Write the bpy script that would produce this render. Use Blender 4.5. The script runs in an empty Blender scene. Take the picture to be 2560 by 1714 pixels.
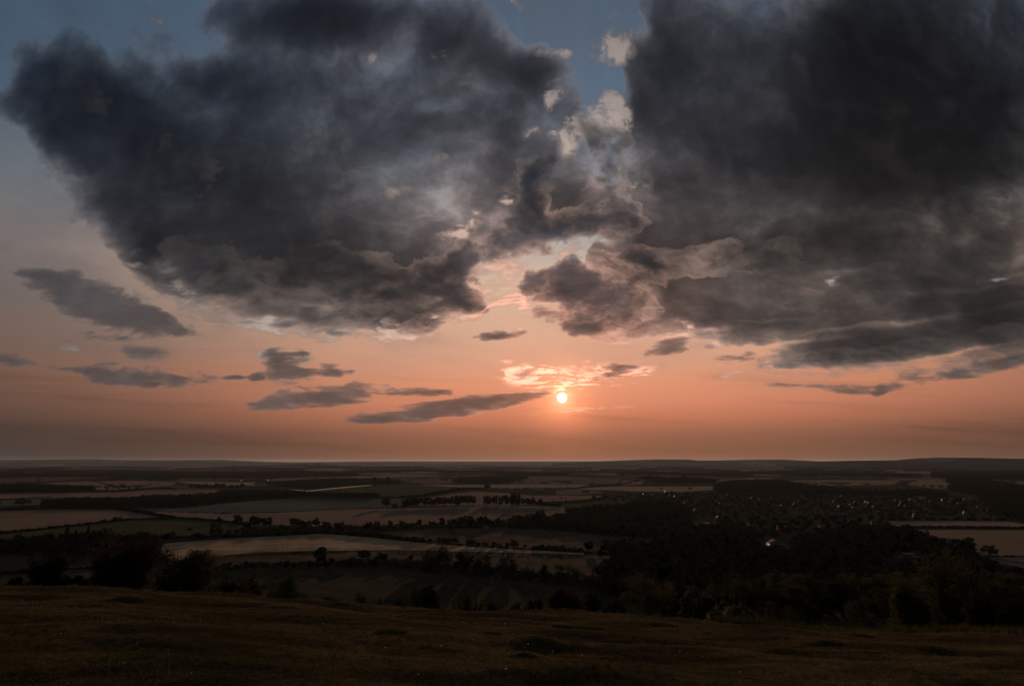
import bpy, bmesh, math, random
import numpy as np
from mathutils import Vector, Matrix

SC = bpy.context.scene
COL = SC.collection
R = math.radians

# ------------------------------------------------------------------ camera
FPX = 1707.0                      # focal length in photograph pixels (2560 wide): a 24 mm lens
PITCH = math.atan(295.0 / FPX)    # the horizon lies below the middle
CP, SP = math.cos(PITCH), math.sin(PITCH)
cam_d = bpy.data.cameras.new('camera')
cam = bpy.data.objects.new('camera', cam_d)
COL.objects.link(cam)
cam_d.sensor_width = 36.0
cam_d.lens = 36.0 * FPX / 2560.0
cam_d.clip_start = 0.1
cam_d.clip_end = 300000.0
cam.location = (0, 0, 0)
cam.rotation_euler = (R(90) + PITCH, 0, 0)
SC.camera = cam
SC.view_settings.view_transform = 'Standard'
SC.view_settings.look = 'None'
SC.view_settings.exposure = 0.0
SC.view_settings.gamma = 1.0
SC.view_settings.use_curve_mapping = False
SC.cycles.max_bounces = 5
SC.cycles.diffuse_bounces = 2
SC.cycles.transmission_bounces = 3
SC.cycles.volume_bounces = 0
SC.cycles.use_denoising = True
SC.cycles.use_adaptive_sampling = True
SC.cycles.adaptive_threshold = 0.015
SC.cycles.adaptive_min_samples = 12


def ray(px, py):
    """Direction seen at a photograph pixel (2560 x 1714)."""
    a = (px - 1280.0) / FPX
    b = (857.0 - py) / FPX
    return np.array([a, CP - b * SP, SP + b * CP])


def chart(px, py):
    d = ray(px, py)
    return np.array([d[0] / d[1], d[2] / d[1]])


def lin(r, g, b):
    def f(c):
        c = c / 255.0
        return c / 12.92 if c <= 0.04045 else ((c + 0.055) / 1.055) ** 2.4
    return (f(r), f(g), f(b))


SUN_PX = (1405, 994)
sd = ray(*SUN_PX)
sd = sd / np.linalg.norm(sd)
SUN_EL = math.asin(sd[2])
SUN_AZ = math.atan2(sd[0], sd[1])


# ------------------------------------------------------------------ node helpers
class S:
    """A socket with arithmetic, so that shader graphs can be written as sums and products."""
    T = None

    def __init__(self, s):
        self.s = s

    @staticmethod
    def math(op, *a, clamp=False):
        n = S.T.nodes.new('ShaderNodeMath')
        n.operation = op
        n.use_clamp = clamp
        for i, v in enumerate(a):
            if isinstance(v, S):
                S.T.links.new(v.s, n.inputs[i])
            else:
                n.inputs[i].default_value = v
        return S(n.outputs[0])

    def __add__(self, o): return S.math('ADD', self, o)
    __radd__ = __add__
    def __sub__(self, o): return S.math('SUBTRACT', self, o)
    def __rsub__(self, o): return S.math('SUBTRACT', o, self)
    def __mul__(self, o): return S.math('MULTIPLY', self, o)
    __rmul__ = __mul__
    def __truediv__(self, o): return S.math('DIVIDE', self, o)
    def __neg__(self): return S.math('MULTIPLY', self, -1.0)


def mx(a, b): return S.math('MAXIMUM', a, b)
def mn(a, b): return S.math('MINIMUM', a, b)
def expn(a): return S.math('POWER', math.e, a)
def sat(a): return S.math('ADD', a, 0.0, clamp=True)


def sstep(x, lo, hi):
    n = S.T.nodes.new('ShaderNodeMapRange')
    n.interpolation_type = 'SMOOTHSTEP'
    S.T.links.new(x.s, n.inputs['Value'])
    n.inputs['From Min'].default_value = lo
    n.inputs['From Max'].default_value = hi
    return S(n.outputs['Result'])


def comb(x, y, z=0.0):
    n = S.T.nodes.new('ShaderNodeCombineXYZ')
    for i, v in enumerate((x, y, z)):
        if isinstance(v, S):
            S.T.links.new(v.s, n.inputs[i])
        else:
            n.inputs[i].default_value = v
    return S(n.outputs[0])


def noise(v, scale, detail=4.0, rough=0.5, color=False, dist=0.0, dim='3D', lac=2.0):
    n = S.T.nodes.new('ShaderNodeTexNoise')
    n.noise_dimensions = dim
    S.T.links.new(v.s, n.inputs['Vector'])
    n.inputs['Scale'].default_value = scale
    n.inputs['Detail'].default_value = detail
    n.inputs['Roughness'].default_value = rough
    n.inputs['Lacunarity'].default_value = lac
    n.inputs['Distortion'].default_value = dist
    return S(n.outputs['Color' if color else 'Fac'])


def mixc(f, a, b, mode='MIX'):
    n = S.T.nodes.new('ShaderNodeMix')
    n.data_type = 'RGBA'
    n.blend_type = mode
    n.clamp_factor = True
    for k, v in ((0, f), (6, a), (7, b)):
        if isinstance(v, S):
            S.T.links.new(v.s, n.inputs[k])
        elif k == 0:
            n.inputs[k].default_value = v
        else:
            n.inputs[k].default_value = (v[0], v[1], v[2], 1.0)
    return S(n.outputs[2])


def vscale(c, f):
    n = S.T.nodes.new('ShaderNodeVectorMath')
    n.operation = 'SCALE'
    if isinstance(c, S):
        S.T.links.new(c.s, n.inputs[0])
    else:
        n.inputs[0].default_value = c[:3]
    if isinstance(f, S):
        S.T.links.new(f.s, n.inputs['Scale'])
    else:
        n.inputs['Scale'].default_value = f
    return S(n.outputs[0])


def vadd(a, b):
    n = S.T.nodes.new('ShaderNodeVectorMath')
    n.operation = 'ADD'
    for i, v in enumerate((a, b)):
        if isinstance(v, S):
            S.T.links.new(v.s, n.inputs[i])
        else:
            n.inputs[i].default_value = v[:3]
    return S(n.outputs[0])


def ramp(f, stops, interp='EASE'):
    n = S.T.nodes.new('ShaderNodeValToRGB')
    n.color_ramp.interpolation = interp
    el = n.color_ramp.elements
    el[0].position, el[0].color = stops[0][0], (*stops[0][1], 1)
    el[1].position, el[1].color = stops[-1][0], (*stops[-1][1], 1)
    for p, c in stops[1:-1]:
        e = el.new(p)
        e.color = (*c, 1)
    S.T.links.new(f.s, n.inputs[0])
    return S(n.outputs[0])


# ------------------------------------------------------------------ sky
# Clouds as soft elliptical masses in the sky: x, y, half width, half height (in 2342-wide units of the view), tilt, weight
BIG = [
    # the great cloud on the left
    (135, 150, 150, 95, 18, 1.5), (60, 105, 60, 40, 0, .8), (250, 240, 240, 150, 30, 1.6), (300, 300, 230, 170, 45, 1.3),
    (480, 380, 380, 250, 35, 2.2), (650, 500, 420, 240, 18, 2.2), (560, 610, 290, 130, 14, 1.5),
    (800, 640, 380, 125, 6, 2.0), (400, 560, 200, 110, 38, 1.0), (930, 650, 200, 110, 0, 1.2), (1070, 690, 85, 42, 12, 1.0),
    (700, 180, 330, 230, 10, 1.7), (640, 40, 230, 110, 0, 1.3), (760, 60, 160, 100, 0, 1.0), (900, 730, 120, 50, 0, 1.0),
    (730, 725, 140, 52, 6, .9), (400, 640, 110, 60, 20, .8), (965, 745, 60, 36, 0, .8),
    (900, 260, 300, 190, 0, 1.4), (1110, 250, 230, 150, 5, 1.5), (1230, 180, 115, 100, 0, 1.1), (1000, 130, 190, 80, 0, .7),
    (930, 420, 280, 190, 0, .75), (1060, 430, 190, 130, 0, .5), (1140, 330, 170, 90, 0, .45), (860, 520, 220, 130, 0, .7),
    # thin bright cloud between the two, above the sun
    (1240, 390, 150, 150, 0, .75), (1370, 390, 140, 150, 0, .75), (1330, 290, 90, 80, 0, .7), (1300, 250, 50, 70, 0, .5), (1440, 330, 90, 160, 0, .7),
    (1200, 500, 220, 90, -8, .9), (1400, 500, 160, 90, 0, .9), (1300, 480, 160, 80, 0, .5), (1040, 580, 150, 90, -18, 1.0),
    (1150, 640, 80, 70, 0, .42), (1220, 730, 90, 40, -10, .5), (1450, 740, 160, 50, 0, .8), (1530, 690, 70, 60, 0, .5), (600, 720, 120, 40, 8, .7), (960, 740, 120, 40, 0, .6), (330, 610, 60, 60, 0, .6),
    # the dark cloud on the right
    (1960, 150, 560, 330, 0, 2.6), (2200, 300, 460, 420, 0, 2.4), (1800, 420, 470, 250, -8, 1.9), (1640, 260, 280, 250, 0, 1.3),
    (1600, 60, 150, 170, 0, 1.0), (1480, 230, 100, 160, 10, .7), (1420, 120, 75, 60, -20, .45), (1560, 430, 190, 160, 0, .8), (1730, 590, 430, 170, -3, 1.7),
    (2150, 560, 420, 110, -6, 1.5), (1530, 620, 200, 130, 0, 1.2),
    (1290, 640, 160, 110, 6, 1.2), (1390, 690, 170, 105, 0, 1.1), (1560, 720, 150, 60, 0, 1.0),
    (1850, 700, 330, 95, -4, 1.4), (2120, 690, 330, 65, -7, 1.3), (1900, 815, 260, 44, -7, 1.5), (2150, 775, 330, 62, -8, 1.7), (2330, 730, 170, 70, -8, 1.1),
    (1640, 770, 130, 30, 4, .6), (2290, 840, 170, 30, -8, .9),
    (1030, 400, 250, 180, 0, 1.0), (1140, 420, 130, 100, 0, .6), (1170, 330, 110, 90, 0, .6),
    (430, 160, 240, 120, 20, 1.3), (690, 15, 260, 120, 0, 1.3), (520, 180, 180, 90, 10, 1.0), (820, 30, 140, 90, 0, .7), (60, 240, 110, 60, 20, .7), (120, 330, 80, 70, 30, .8),
    (1160, 220, 180, 120, 0, 1.0), (1250, 160, 90, 60, 0, .7), (1000, 60, 130, 60, 0, .6), (1470, 170, 70, 110, 0, .8), (1500, 330, 70, 120, 0, .6),
    (2300, 640, 220, 60, -8, .9), (2100, 850, 260, 30, -7, .7), (1760, 740, 260, 70, -4, 1.0),
    (1300, 370, 110, 110, 0, .75), (1310, 440, 90, 50, 0, .6), (1420, 300, 60, 60, 0, .5), (1250, 330, 60, 60, 0, .5), (1180, 430, 120, 80, 0, .45),
    (980, 400, 200, 160, 0, -.35), (870, 470, 120, 100, 0, -.2), (1000, 520, 160, 70, -10, .5),
    (250, 410, 140, 110, 40, 1.3), (330, 520, 120, 80, 40, .9), (150, 300, 110, 80, 20, .9), (950, 20, 150, 70, 0, .9), (1040, 90, 130, 60, 0, .9), (1130, 140, 130, 60, 5, .8),
    (2250, 700, 260, 60, -8, 1.3), (2000, 770, 300, 40, -8, .8), (1330, 180, 40, 70, 0, .3),
    (180, 330, 150, 120, 30, 1.3), (120, 240, 130, 110, 0, 1.0), (210, 450, 110, 100, 40, 1.1), (330, 560, 110, 70, 35, 1.0), (60, 180, 90, 110, 0, .8),
    (880, 40, 220, 110, 0, 1.1), (1040, 60, 160, 100, 0, 1.1), (1120, 120, 150, 70, 0, 1.0), (760, 20, 160, 100, 0, .9), (330, 60, 220, 60, 10, .45), (150, 60, 160, 60, 0, .35), (1230, 150, 110, 50, 0, .6),
    (2150, 640, 330, 90, -6, 1.5), (2300, 740, 200, 110, -6, 1.4), (2050, 770, 330, 70, -6, 1.0), (2250, 830, 260, 36, -7, 1.0), (1950, 740, 260, 60, -5, .8), (1650, 740, 200, 60, 4, .8), (1480, 520, 60, 60, 0, .8),
    (1560, 250, 130, 220, 0, .8), (1540, 90, 90, 120, 0, .7),
    (1500, 70, 100, 140, -12, .7), (1455, 190, 90, 130, 0, .75), (1430, 260, 70, 60, 0, .4), (1420, 110, 80, 90, 0, .6), (1120, 60, 120, 110, 0, .6), (1200, 130, 110, 60, 10, .5),
    # openings
    (2120, 728, 330, 9, -8, -.9), (1850, 782, 180, 8, -6, -.7), (2240, 652, 200, 12, -8, -.8), (1960, 622, 120, 14, -6, -.5), (2200, 800, 240, 7, -8, -.7), (1620, 752, 90, 8, 0, -.8), (1760, 735, 120, 8, -4, -.7),
    (470, 95, 80, 60, 25, -1.1), (520, 80, 40, 70, 0, -.7), (280, 30, 170, 45, 8, -.8), (1000, 225, 60, 30, 0, -1.0), (300, 170, 140, 32, 35, -.55), (390, 180, 60, 25, 40, -.4),
    (1250, 30, 110, 75, 0, -1.4), (920, 60, 60, 40, 10, -.4), (1380, 190, 62, 110, -10, -1.3), (1330, 90, 90, 80, 0, -.9), (1480, 60, 40, 60, 0, -.6), (1380, 260, 26, 50, 0, -.8),
    (1290, 570, 130, 30, -6, -1.3), (1420, 560, 40, 22, -20, -.7), (1240, 600, 40, 14, -20, -.5),
    (1150, 640, 60, 70, 10, -1.1), (1490, 700, 26, 40, 30, -.9), (1190, 700, 50, 60, -20, -.7), (1900, 625, 60, 22, 0, -.45), (2240, 632, 160, 16, -8, -.5), (2050, 742, 300, 12, -7, -.4),
    (380, 610, 30, 22, 20, -.5), (190, 310, 70, 22, 18, -.4), (700, 695, 110, 16, 6, -.7), (870, 130, 60, 26, 5, -.5), (1130, 490, 60, 20, -30, -.4),
]
SMALL = [
    (230, 695, 230, 85, 22, 1.0), (150, 675, 150, 48, 24, .9), (270, 705, 170, 50, 20, 1.2), (330, 722, 110, 34, 22, .9), (420, 752, 70, 24, 10, 1.0), (210, 770, 110, 18, -3, .8),
    (85, 632, 60, 12, 6, .7), (310, 858, 230, 34, 4, 1.9), (180, 845, 90, 16, 6, .9), (20, 822, 85, 26, 8, 1.4), (330, 815, 150, 28, 5, .6), (480, 800, 80, 20, 8, .5),
    (540, 863, 34, 9, 0, .9), (586, 862, 24, 20, 0, .9), (650, 840, 80, 60, 20, .9), (640, 830, 50, 45, 30, .8), (690, 858, 60, 26, 0, 1.0), (752, 844, 44, 24, 8, 1.3), (690, 810, 30, 26, 0, .6), (800, 850, 18, 10, 0, .6),
    (740, 906, 200, 34, -7, 1.9), (820, 888, 50, 22, 0, .9), (605, 926, 62, 20, -6, 1.2), (970, 897, 130, 14, 2, 1.3), (1110, 918, 200, 24, -9, 1.7), (970, 942, 220, 30, -6, 1.7),
    (1150, 768, 80, 13, -2, 1.4), (1200, 757, 40, 9, -4, .9), (1395, 858, 62, 17, -8, 1.2), (1330, 872, 70, 24, -14, .9), (1420, 835, 60, 14, 6, .9),
    (1210, 855, 70, 16, 0, .7), (1330, 835, 70, 12, 4, .6), (1255, 895, 60, 14, -14, 1.0), (1530, 795, 80, 30, -12, 1.4), (1490, 755, 26, 15, 0, 1.1), (1620, 790, 50, 14, 0, .7),
    (1700, 815, 120, 22, -10, .8), (1830, 880, 160, 10, 0, .7), (2000, 882, 160, 22, -7, 1.1), (2200, 850, 180, 24, -9, 1.0), (1700, 908, 120, 8, -2, .7), (2010, 895, 24, 16, -30, .7),
    (560, 725, 50, 26, 0, .7), (640, 735, 60, 20, 0, .7), (770, 760, 60, 16, 10, .8), (960, 756, 60, 18, 0, .7),
    (0, 215, 50, 24, 10, 1.0), (60, 700, 20, 6, 0, .4),
]
# denser (positive) and thinner (negative) parts inside the clouds
TONE = [
    (1750, 350, 330, 90, -14, 2.2), (2150, 200, 420, 330, 0, 2.6), (2250, 420, 330, 160, 0, 1.6), (1900, 540, 420, 60, -4, 1.4), (1950, 60, 250, 120, 0, 1.2),
    (1640, 250, 160, 130, -30, -.7), (1850, 440, 170, 60, 0, -.7), (1560, 470, 90, 90, 0, -.6),
    (250, 180, 260, 130, 15, 1.4), (420, 330, 300, 170, 25, 1.2), (650, 100, 160, 90, 0, .9), (760, 380, 120, 220, 20, .8), (300, 320, 60, 50, 0, .8), (560, 470, 260, 110, 10, .9), (800, 600, 330, 60, 4, .9),
    (1000, 420, 260, 170, 0, -1.8), (1080, 330, 120, 60, 0, -.7), (220, 330, 90, 30, 15, -1.2), (880, 130, 110, 40, 0, -1.0), (1100, 270, 200, 60, 5, .8),
    (2200, 650, 300, 30, -8, -1.0),
]

# dark clouds in front of the bright ones
DARK = [
    (1225, 385, 82, 96, 0, 2.1), (1225, 455, 52, 52, 0, 1.3), (1380, 385, 80, 105, 0, 2.0), (1340, 305, 46, 54, 0, 1.3), (1425, 320, 40, 40, 0, .9), (1350, 450, 60, 40, 0, .6),
    (1140, 555, 150, 64, -12, 1.6), (1300, 512, 230, 64, -2, 1.9), (1425, 495, 85, 52, 0, 1.4), (1010, 605, 130, 62, -18, 1.7), (1190, 485, 90, 40, 0, .8),
    (880, 640, 280, 88, 6, 1.8), (1045, 685, 95, 48, 8, 1.6), (640, 640, 300, 90, 10, 1.3), (945, 740, 70, 40, 0, 1.3), (830, 735, 70, 36, -10, 1.2), (710, 722, 110, 40, 4, 1.2), (500, 620, 160, 80, 30, .9), (370, 640, 60, 36, 20, .8),
    (1290, 645, 135, 92, 8, 2.3), (1395, 695, 160, 82, 0, 2.1), (1205, 628, 42, 46, 0, 1.0), (1350, 745, 90, 34, 0, 1.1), (1490, 605, 130, 62, 0, 1.3),
    (1490, 757, 34, 18, 0, 1.3), (1145, 768, 90, 16, -4, 1.6), (1130, 250, 200, 60, 4, .8), (980, 180, 130, 50, 6, .8),
    (170, 200, 140, 90, 16, .9), (420, 370, 260, 140, 30, .8), (1700, 600, 300, 90, -4, .9), (1850, 700, 300, 46, -5, 1.1), (1950, 815, 300, 34, -7, 1.3), (2200, 780, 260, 40, -8, 1.2),
]

# thin broken cloud lit from behind, close to the sun and along the torn edges
BRIGHT = [
    (1330, 850, 220, 36, -3, 1.0), (1290, 865, 160, 30, -6, .6), (1200, 855, 90, 22, 0, .8), (1290, 882, 90, 26, -16, 1.0), (1420, 862, 90, 26, -6, .8), (1330, 832, 90, 12, 3, .8), (1330, 938, 170, 10, -4, .35), (1250, 900, 60, 14, -10, .8),
    (1270, 225, 34, 60, 0, 1.1), (1345, 275, 70, 60, 20, 1.3), (1410, 255, 40, 70, -20, 1.4), (1290, 290, 40, 40, 0, .9), (1440, 330, 40, 60, 0, .8), (1235, 305, 50, 24, 0, .9), (1400, 110, 70, 60, 0, .85), (1430, 50, 60, 50, -30, .8), (1385, 150, 30, 30, 0, .6),
    (1040, 535, 70, 30, -20, 1.0), (1085, 495, 30, 30, 0, .7), (1300, 340, 40, 60, 0, .6), (1160, 455, 70, 40, -10, .55), (1410, 560, 60, 36, -10, .8), (1330, 600, 60, 30, 20, .5), (1450, 430, 50, 80, 0, .45),
    (1150, 640, 110, 90, 0, 1.3), (1150, 700, 80, 50, 0, .9), (1280, 575, 130, 24, -4, .6), (1130, 620, 70, 60, 0, .75), (1110, 660, 40, 60, 20, .6), (1170, 660, 60, 60, 0, .5), (1220, 735, 60, 34, -20, .75), (1490, 705, 34, 50, 35, .9), (1560, 745, 50, 22, 10, .7), (1540, 770, 130, 18, 2, .55), (1640, 785, 120, 14, -6, .55),
    (870, 128, 60, 34, 0, .9), (1025, 125, 50, 16, 0, .8), (1070, 170, 40, 26, -30, .5), (1295, 126, 36, 16, 15, .95), (1170, 8, 30, 22, 0, .9), (1160, 50, 16, 16, 0, .8), (1190, 24, 22, 20, 0, .6), (1250, 122, 30, 14, 0, .6), (980, 12, 24, 26, 0, .5),
    (355, 42, 34, 26, 30, .9), (140, 445, 22, 26, 0, .5), (115, 396, 18, 10, 0, .7), (310, 600, 40, 40, 20, .6), (90, 632, 80, 14, 5, .7), (290, 680, 110, 26, 20, .6), (640, 815, 70, 34, 10, .8), (690, 815, 36, 34, 0, .8), (815, 888, 34, 16, 0, .7),
    (440, 690, 90, 50, 24, .8), (540, 722, 110, 44, 12, 1.0), (640, 748, 120, 34, 4, .95), (770, 768, 90, 26, 4, .9), (880, 760, 90, 40, 0, 1.0), (985, 750, 80, 40, -12, 1.0), (1065, 722, 60, 30, -10, .9), (1115, 690, 40, 50, 10, .9), (380, 640, 60, 50, 30, .6), (1900, 640, 40, 22, -20, .6), (2285, 637, 30, 8, -6, .7), (1150, 826, 60, 10, 4, .5), (200, 800, 260, 30, 4, .4),
    (1050, 350, 120, 60, 0, .35), (910, 440, 60, 70, 0, .35), (1700, 855, 120, 20, -8, .5), (1900, 850, 200, 16, -6, .5), (2150, 815, 160, 12, -8, .45),
]


def build_world():
    w = bpy.data.worlds.new('World')
    SC.world = w
    w.use_nodes = True
    T = w.node_tree
    T.nodes.clear()
    S.T = T
    tc = T.nodes.new('ShaderNodeTexCoord')
    d = S(tc.outputs['Generated'])
    sep = T.nodes.new('ShaderNodeSeparateXYZ')
    T.links.new(d.s, sep.inputs[0])
    x, y, z = (S(sep.outputs[i]) for i in range(3))
    yy = mx(y, 0.12)
    zc = mx(z, 0.0)
    U = x / yy
    V = zc / yy
    el = S.math('ARCSINE', mn(zc, 1.0)) * (180 / math.pi)
    # angle from the sun
    dt = T.nodes.new('ShaderNodeVectorMath')
    dt.operation = 'DOT_PRODUCT'
    T.links.new(d.s, dt.inputs[0])
    dt.inputs[1].default_value = tuple(sd)
    th = S.math('ARCCOSINE', mn(S(dt.outputs['Value']), 0.9999999)) * (180 / math.pi)
    daz = S.math('ARCTAN2', x, y) * (180 / math.pi) - SUN_AZ * 180 / math.pi

    # --- clear sky: colour by height above the horizon, towards the sun and to either side of it
    e01 = el / 40.0
    toward = ramp(e01, [(0.0, lin(138, 93, 70)), (.03, lin(138, 91, 66)), (.055, lin(154, 100, 76)), (.085, lin(192, 119, 88)), (.12, lin(218, 138, 104)),
                        (.16, lin(226, 150, 114)), (.21, lin(222, 163, 132)), (.28, lin(216, 172, 145)), (.36, lin(218, 182, 156)), (.47, lin(172, 168, 164)), (.62, lin(98, 118, 138)), (.85, lin(80, 98, 118)), (1.0, lin(72, 90, 110))], 'LINEAR')
    aside = ramp(e01, [(0.0, lin(66, 58, 54)), (.05, lin(70, 58, 52)), (.10, lin(92, 74, 64)), (.15, lin(98, 80, 70)), (.22, lin(87, 81, 77)),
                       (.33, lin(79, 85, 92)), (.46, lin(66, 79, 92)), (.62, lin(57, 74, 91)), (.8, lin(46, 64, 82)), (1.0, lin(37, 54, 72))], 'LINEAR')
    right = sstep(daz, 0.0, 14.0)
    az2 = daz / (17.5 + el * 0.45 + right * 6.0)
    f_az = expn(-(S.math('POWER', S.math('ABSOLUTE', az2), 2.4) * 0.42))
    sky = mixc(f_az, aside, toward)
    # air light close to the sun
    sky = vadd(sky, vscale((0.60, 0.165, 0.06), expn(-(th * th) / 5.0) * 0.55))
    sky = vadd(sky, vscale((0.30, 0.075, 0.03), expn(th / -4.5) * 0.35))

    # faint layers of dust and thin stratus low down
    ly = noise(comb(U * 1.3, V * 26.0 + U * 1.2, 0.0), 1.6, 5.0, 0.6)
    sky = vscale(sky, 1.0 - sstep(ly, 0.48, 0.75) * 0.24 * sstep(el * -1.0, -9.0, -4.0))

    # shafts of light above the gap in the cloud
    suv = chart(*SUN_PX)
    ang = S.math('ARCTAN2', U - float(suv[0]), V - float(suv[1]))
    sh = noise(comb(ang, 0.0, 0.0), 24.0, 2.0, 0.5)
    sky = vscale(sky, 1.0 + (sh - 0.5) * 0.26 * sstep(V, 0.25, 0.55))
    # --- cloud masses
    W = S.math('LOGARITHM', V + 0.12, math.e) * 0.62
    q = comb(U, W, 0.0)
    wn1 = noise(q, 5.0, 4.0, 0.55, color=True)
    sub = T.nodes.new('ShaderNodeVectorMath')
    sub.operation = 'SUBTRACT'
    T.links.new(wn1.s, sub.inputs[0])
    sub.inputs[1].default_value = (0.5, 0.5, 0.5)
    sc = T.nodes.new('ShaderNodeVectorMath')
    sc.operation = 'MULTIPLY'
    T.links.new(sub.outputs[0], sc.inputs[0])
    sc.inputs[1].default_value = (0.11, 0.11, 0.0)
    vs = sstep(V, 0.0, 0.45) * 0.85 + 0.15
    warp = vscale(S(sc.outputs[0]), vs)
    uv = vadd(comb(U, V, 0.0), warp)
    warp2 = vscale(warp, 0.35)
    uv2 = vadd(comb(U, V, 0.0), warp2)

    KS = 2560.0 / 2342.0

    def masses(lst, p):
        acc = None
        for (cx, cy, rx, ry, rot, wt) in lst:
            cx, cy, rx, ry = cx * KS, cy * KS, rx * KS, ry * KS
            c0 = chart(cx, cy)
            J = np.column_stack([(chart(cx + 1, cy) - c0), (chart(cx, cy + 1) - c0)])
            a = R(rot)
            E = np.array([[rx * math.cos(a), -ry * math.sin(a)], [rx * math.sin(a), ry * math.cos(a)]])
            u_, s_, _ = np.linalg.svd(J @ E)
            if np.linalg.det(u_) < 0:
                u_[:, 1] *= -1
            m = T.nodes.new('ShaderNodeMapping')
            m.vector_type = 'TEXTURE'
            m.inputs['Location'].default_value = (c0[0], c0[1], 0)
            m.inputs['Rotation'].default_value = (0, 0, math.atan2(u_[1, 0], u_[0, 0]))
            m.inputs['Scale'].default_value = (s_[0], s_[1], 1)
            T.links.new(p.s, m.inputs['Vector'])
            g = T.nodes.new('ShaderNodeTexGradient')
            g.gradient_type = 'SPHERICAL'
            T.links.new(m.outputs[0], g.inputs[0])
            gs = S(g.outputs['Fac'])
            acc = gs * wt if acc is None else S.math('MULTIPLY_ADD', gs, wt, acc)
        return acc

    M1 = masses(BIG, uv)
    M2 = masses(SMALL, uv2)
    MT = masses(TONE, uv)
    MD = masses(DARK, uv)
    MB = masses(BRIGHT, uv2)
    # a step towards the sun, for the side of each billow that the sun reaches
    suv = chart(*SUN_PX)
    du, dv = suv[0] - U, suv[1] - V
    ln = S.math('SQRT', du * du + dv * dv) + 0.02
    q2 = comb(U + du / ln * 0.02, S.math('LOGARITHM', mx(V + dv / ln * 0.02, 0.0) + 0.12, math.e) * 0.62, 0.0)
    qw = vscale(S(sub.outputs[0]), 0.10)
    nA = noise(vadd(q, qw), 5.0, 10.0, 0.62)
    nP = noise(vadd(q, vscale(qw, 0.6)), 8.0, 5.0, 0.5)
    nQ = noise(vadd(q2, vscale(qw, 0.6)), 8.0, 5.0, 0.5)
    nC = noise(vadd(q, qw), 22.0, 8.0, 0.62)
    nR = noise(vadd(q, vscale((3.0, 5.0, 2.0), 1.0)), 9.0, 6.0, 0.6)
    relief = nP - nQ
    fine = nC - 0.5
    patch = sstep(nR, 0.36, 0.66)
    # thickness of cloud along the line of sight
    t1 = mx(M1 + sat(M1 * 2.2) * ((nA - 0.5) * 4.8 + fine * 1.6) - 0.52, 0.0)
    nS = noise(vadd(comb(U * 0.55, W * 1.5, 0.0), qw), 9.0, 8.0, 0.62)
    t2 = mx(M2 * 1.5 + sat(M2 * 2.0) * ((nS - 0.5) * 6.0 + fine * 4.5) - 0.48, 0.0)
    t4 = mx(MD + sat(MD * 2.0) * ((nA - 0.5) * 3.6 + (nP - 0.5) * 1.2 + fine * 2.8) - 0.60, 0.0)
    # light and colour inside the cloud
    hi = sstep(el, 6.0, 30.0)
    amb = mixc(hi, lin(76, 72, 73), lin(49, 58, 72))
    side = sstep(daz, 2.0, 30.0)
    amb = vscale(amb, 1.0 - side * sstep(el, 4.0, 24.0) * 0.62)
    left = sstep(daz * -1.0, 12.0, 36.0)
    amb = mixc(left * hi * 0.9, amb, lin(35, 49, 66))
    glow = expn(th / -16.0)
    warm = mixc(sstep(th, 3.0, 24.0), (1.0, 0.43, 0.27), (0.86, 0.67, 0.54))
    tt = mx(t1 + MT * 0.5, 0.0)
    lit = glow * (expn(t1 * -2.2) * (patch * 1.3 + 0.08 + 0.3 * expn(th / -10.0)) + 0.04 + 0.26 * expn(tt * -0.8)) + sat(relief * 3.0) * glow * 0.6 * expn(t1 * -0.6)
    deep = expn(tt * -0.62) * 1.0 + 0.16
    c1 = vadd(vscale(amb, deep * (1.0 + (relief * 1.6 + fine * 0.35) * (1.0 - side * hi * 0.6))), vscale(warm, lit))
    a1 = 1.0 - expn(t1 * (sstep(th, 9.0, 22.0) * 7.0 - 9.0))
    c2 = vadd(vscale(mixc(glow, amb, lin(92, 72, 65)), 1.0 + relief * 1.5 + fine * 0.4), vscale(warm, glow * (expn(t2 * -2.6) * (patch * 1.1 + 0.40) + 0.05) + sat(relief * 3.0) * glow * 0.4))
    a2 = 1.0 - expn(t2 * -2.2)
    c4 = vadd(vscale(amb, deep * 0.66 + 0.06 + relief * 1.0 + fine * 0.35 + expn(t4 * -1.2) * 0.12), vscale(warm, glow * (expn(t4 * -2.3) * (patch * 1.3 + 0.1 + 1.0 * expn(th / -10.0)) + 0.012) + sat(relief * 3.0) * glow * 0.10))
    nD = noise(vadd(comb(U * 0.62, W, 0.0), qw), 24.0, 8.0, 0.6)
    nE = noise(vadd(comb(U * 0.45, W * 1.1, 0.0), qw), 74.0, 5.0, 0.6)
    nD = nD + (nE - 0.5) * sstep(th * -1.0, -11.0, -5.0) * 2.2
    t5 = sat(MB * 2.0) * sstep(nD + fine * 0.9 + sat(MB) * 0.10, 0.45, 0.74)
    a5 = sat(t5 * 1.25) * 0.95
    c5 = vadd(vscale(amb, 1.2 - glow * 0.9), vscale(warm, (glow * 0.86 + expn(th / -30.0) * 0.12) * (0.36 + expn(th / -12.0) * 0.75 + t5 * 1.15 + relief * 3.0)))
    a4 = (1.0 - expn(t4 * (sstep(th, 9.0, 24.0) * 4.8 - 6.0))) * 0.97
    low = sstep(el, 0.3, 2.5)
    # a thin veil of high cloud over everything
    nV = noise(vadd(comb(U * 0.75 + W * 0.2, W, 0.0), qw), 4.2, 7.0, 0.6)
    t3 = sstep(nV, 0.40, 0.72) * 0.45 * sstep(el, 3.0, 12.0)
    c3 = vadd(vscale(amb, 1.35), vscale(warm, glow * 0.5))
    sky = mixc(t3, sky, c3)
    sky = mixc(a1 * low, sky, c1)
    sky = mixc(a5 * low, sky, c5)
    sky = mixc(a2 * low * 0.93, sky, c2)
    sky = mixc(a4 * low, sky, c4)
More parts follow.
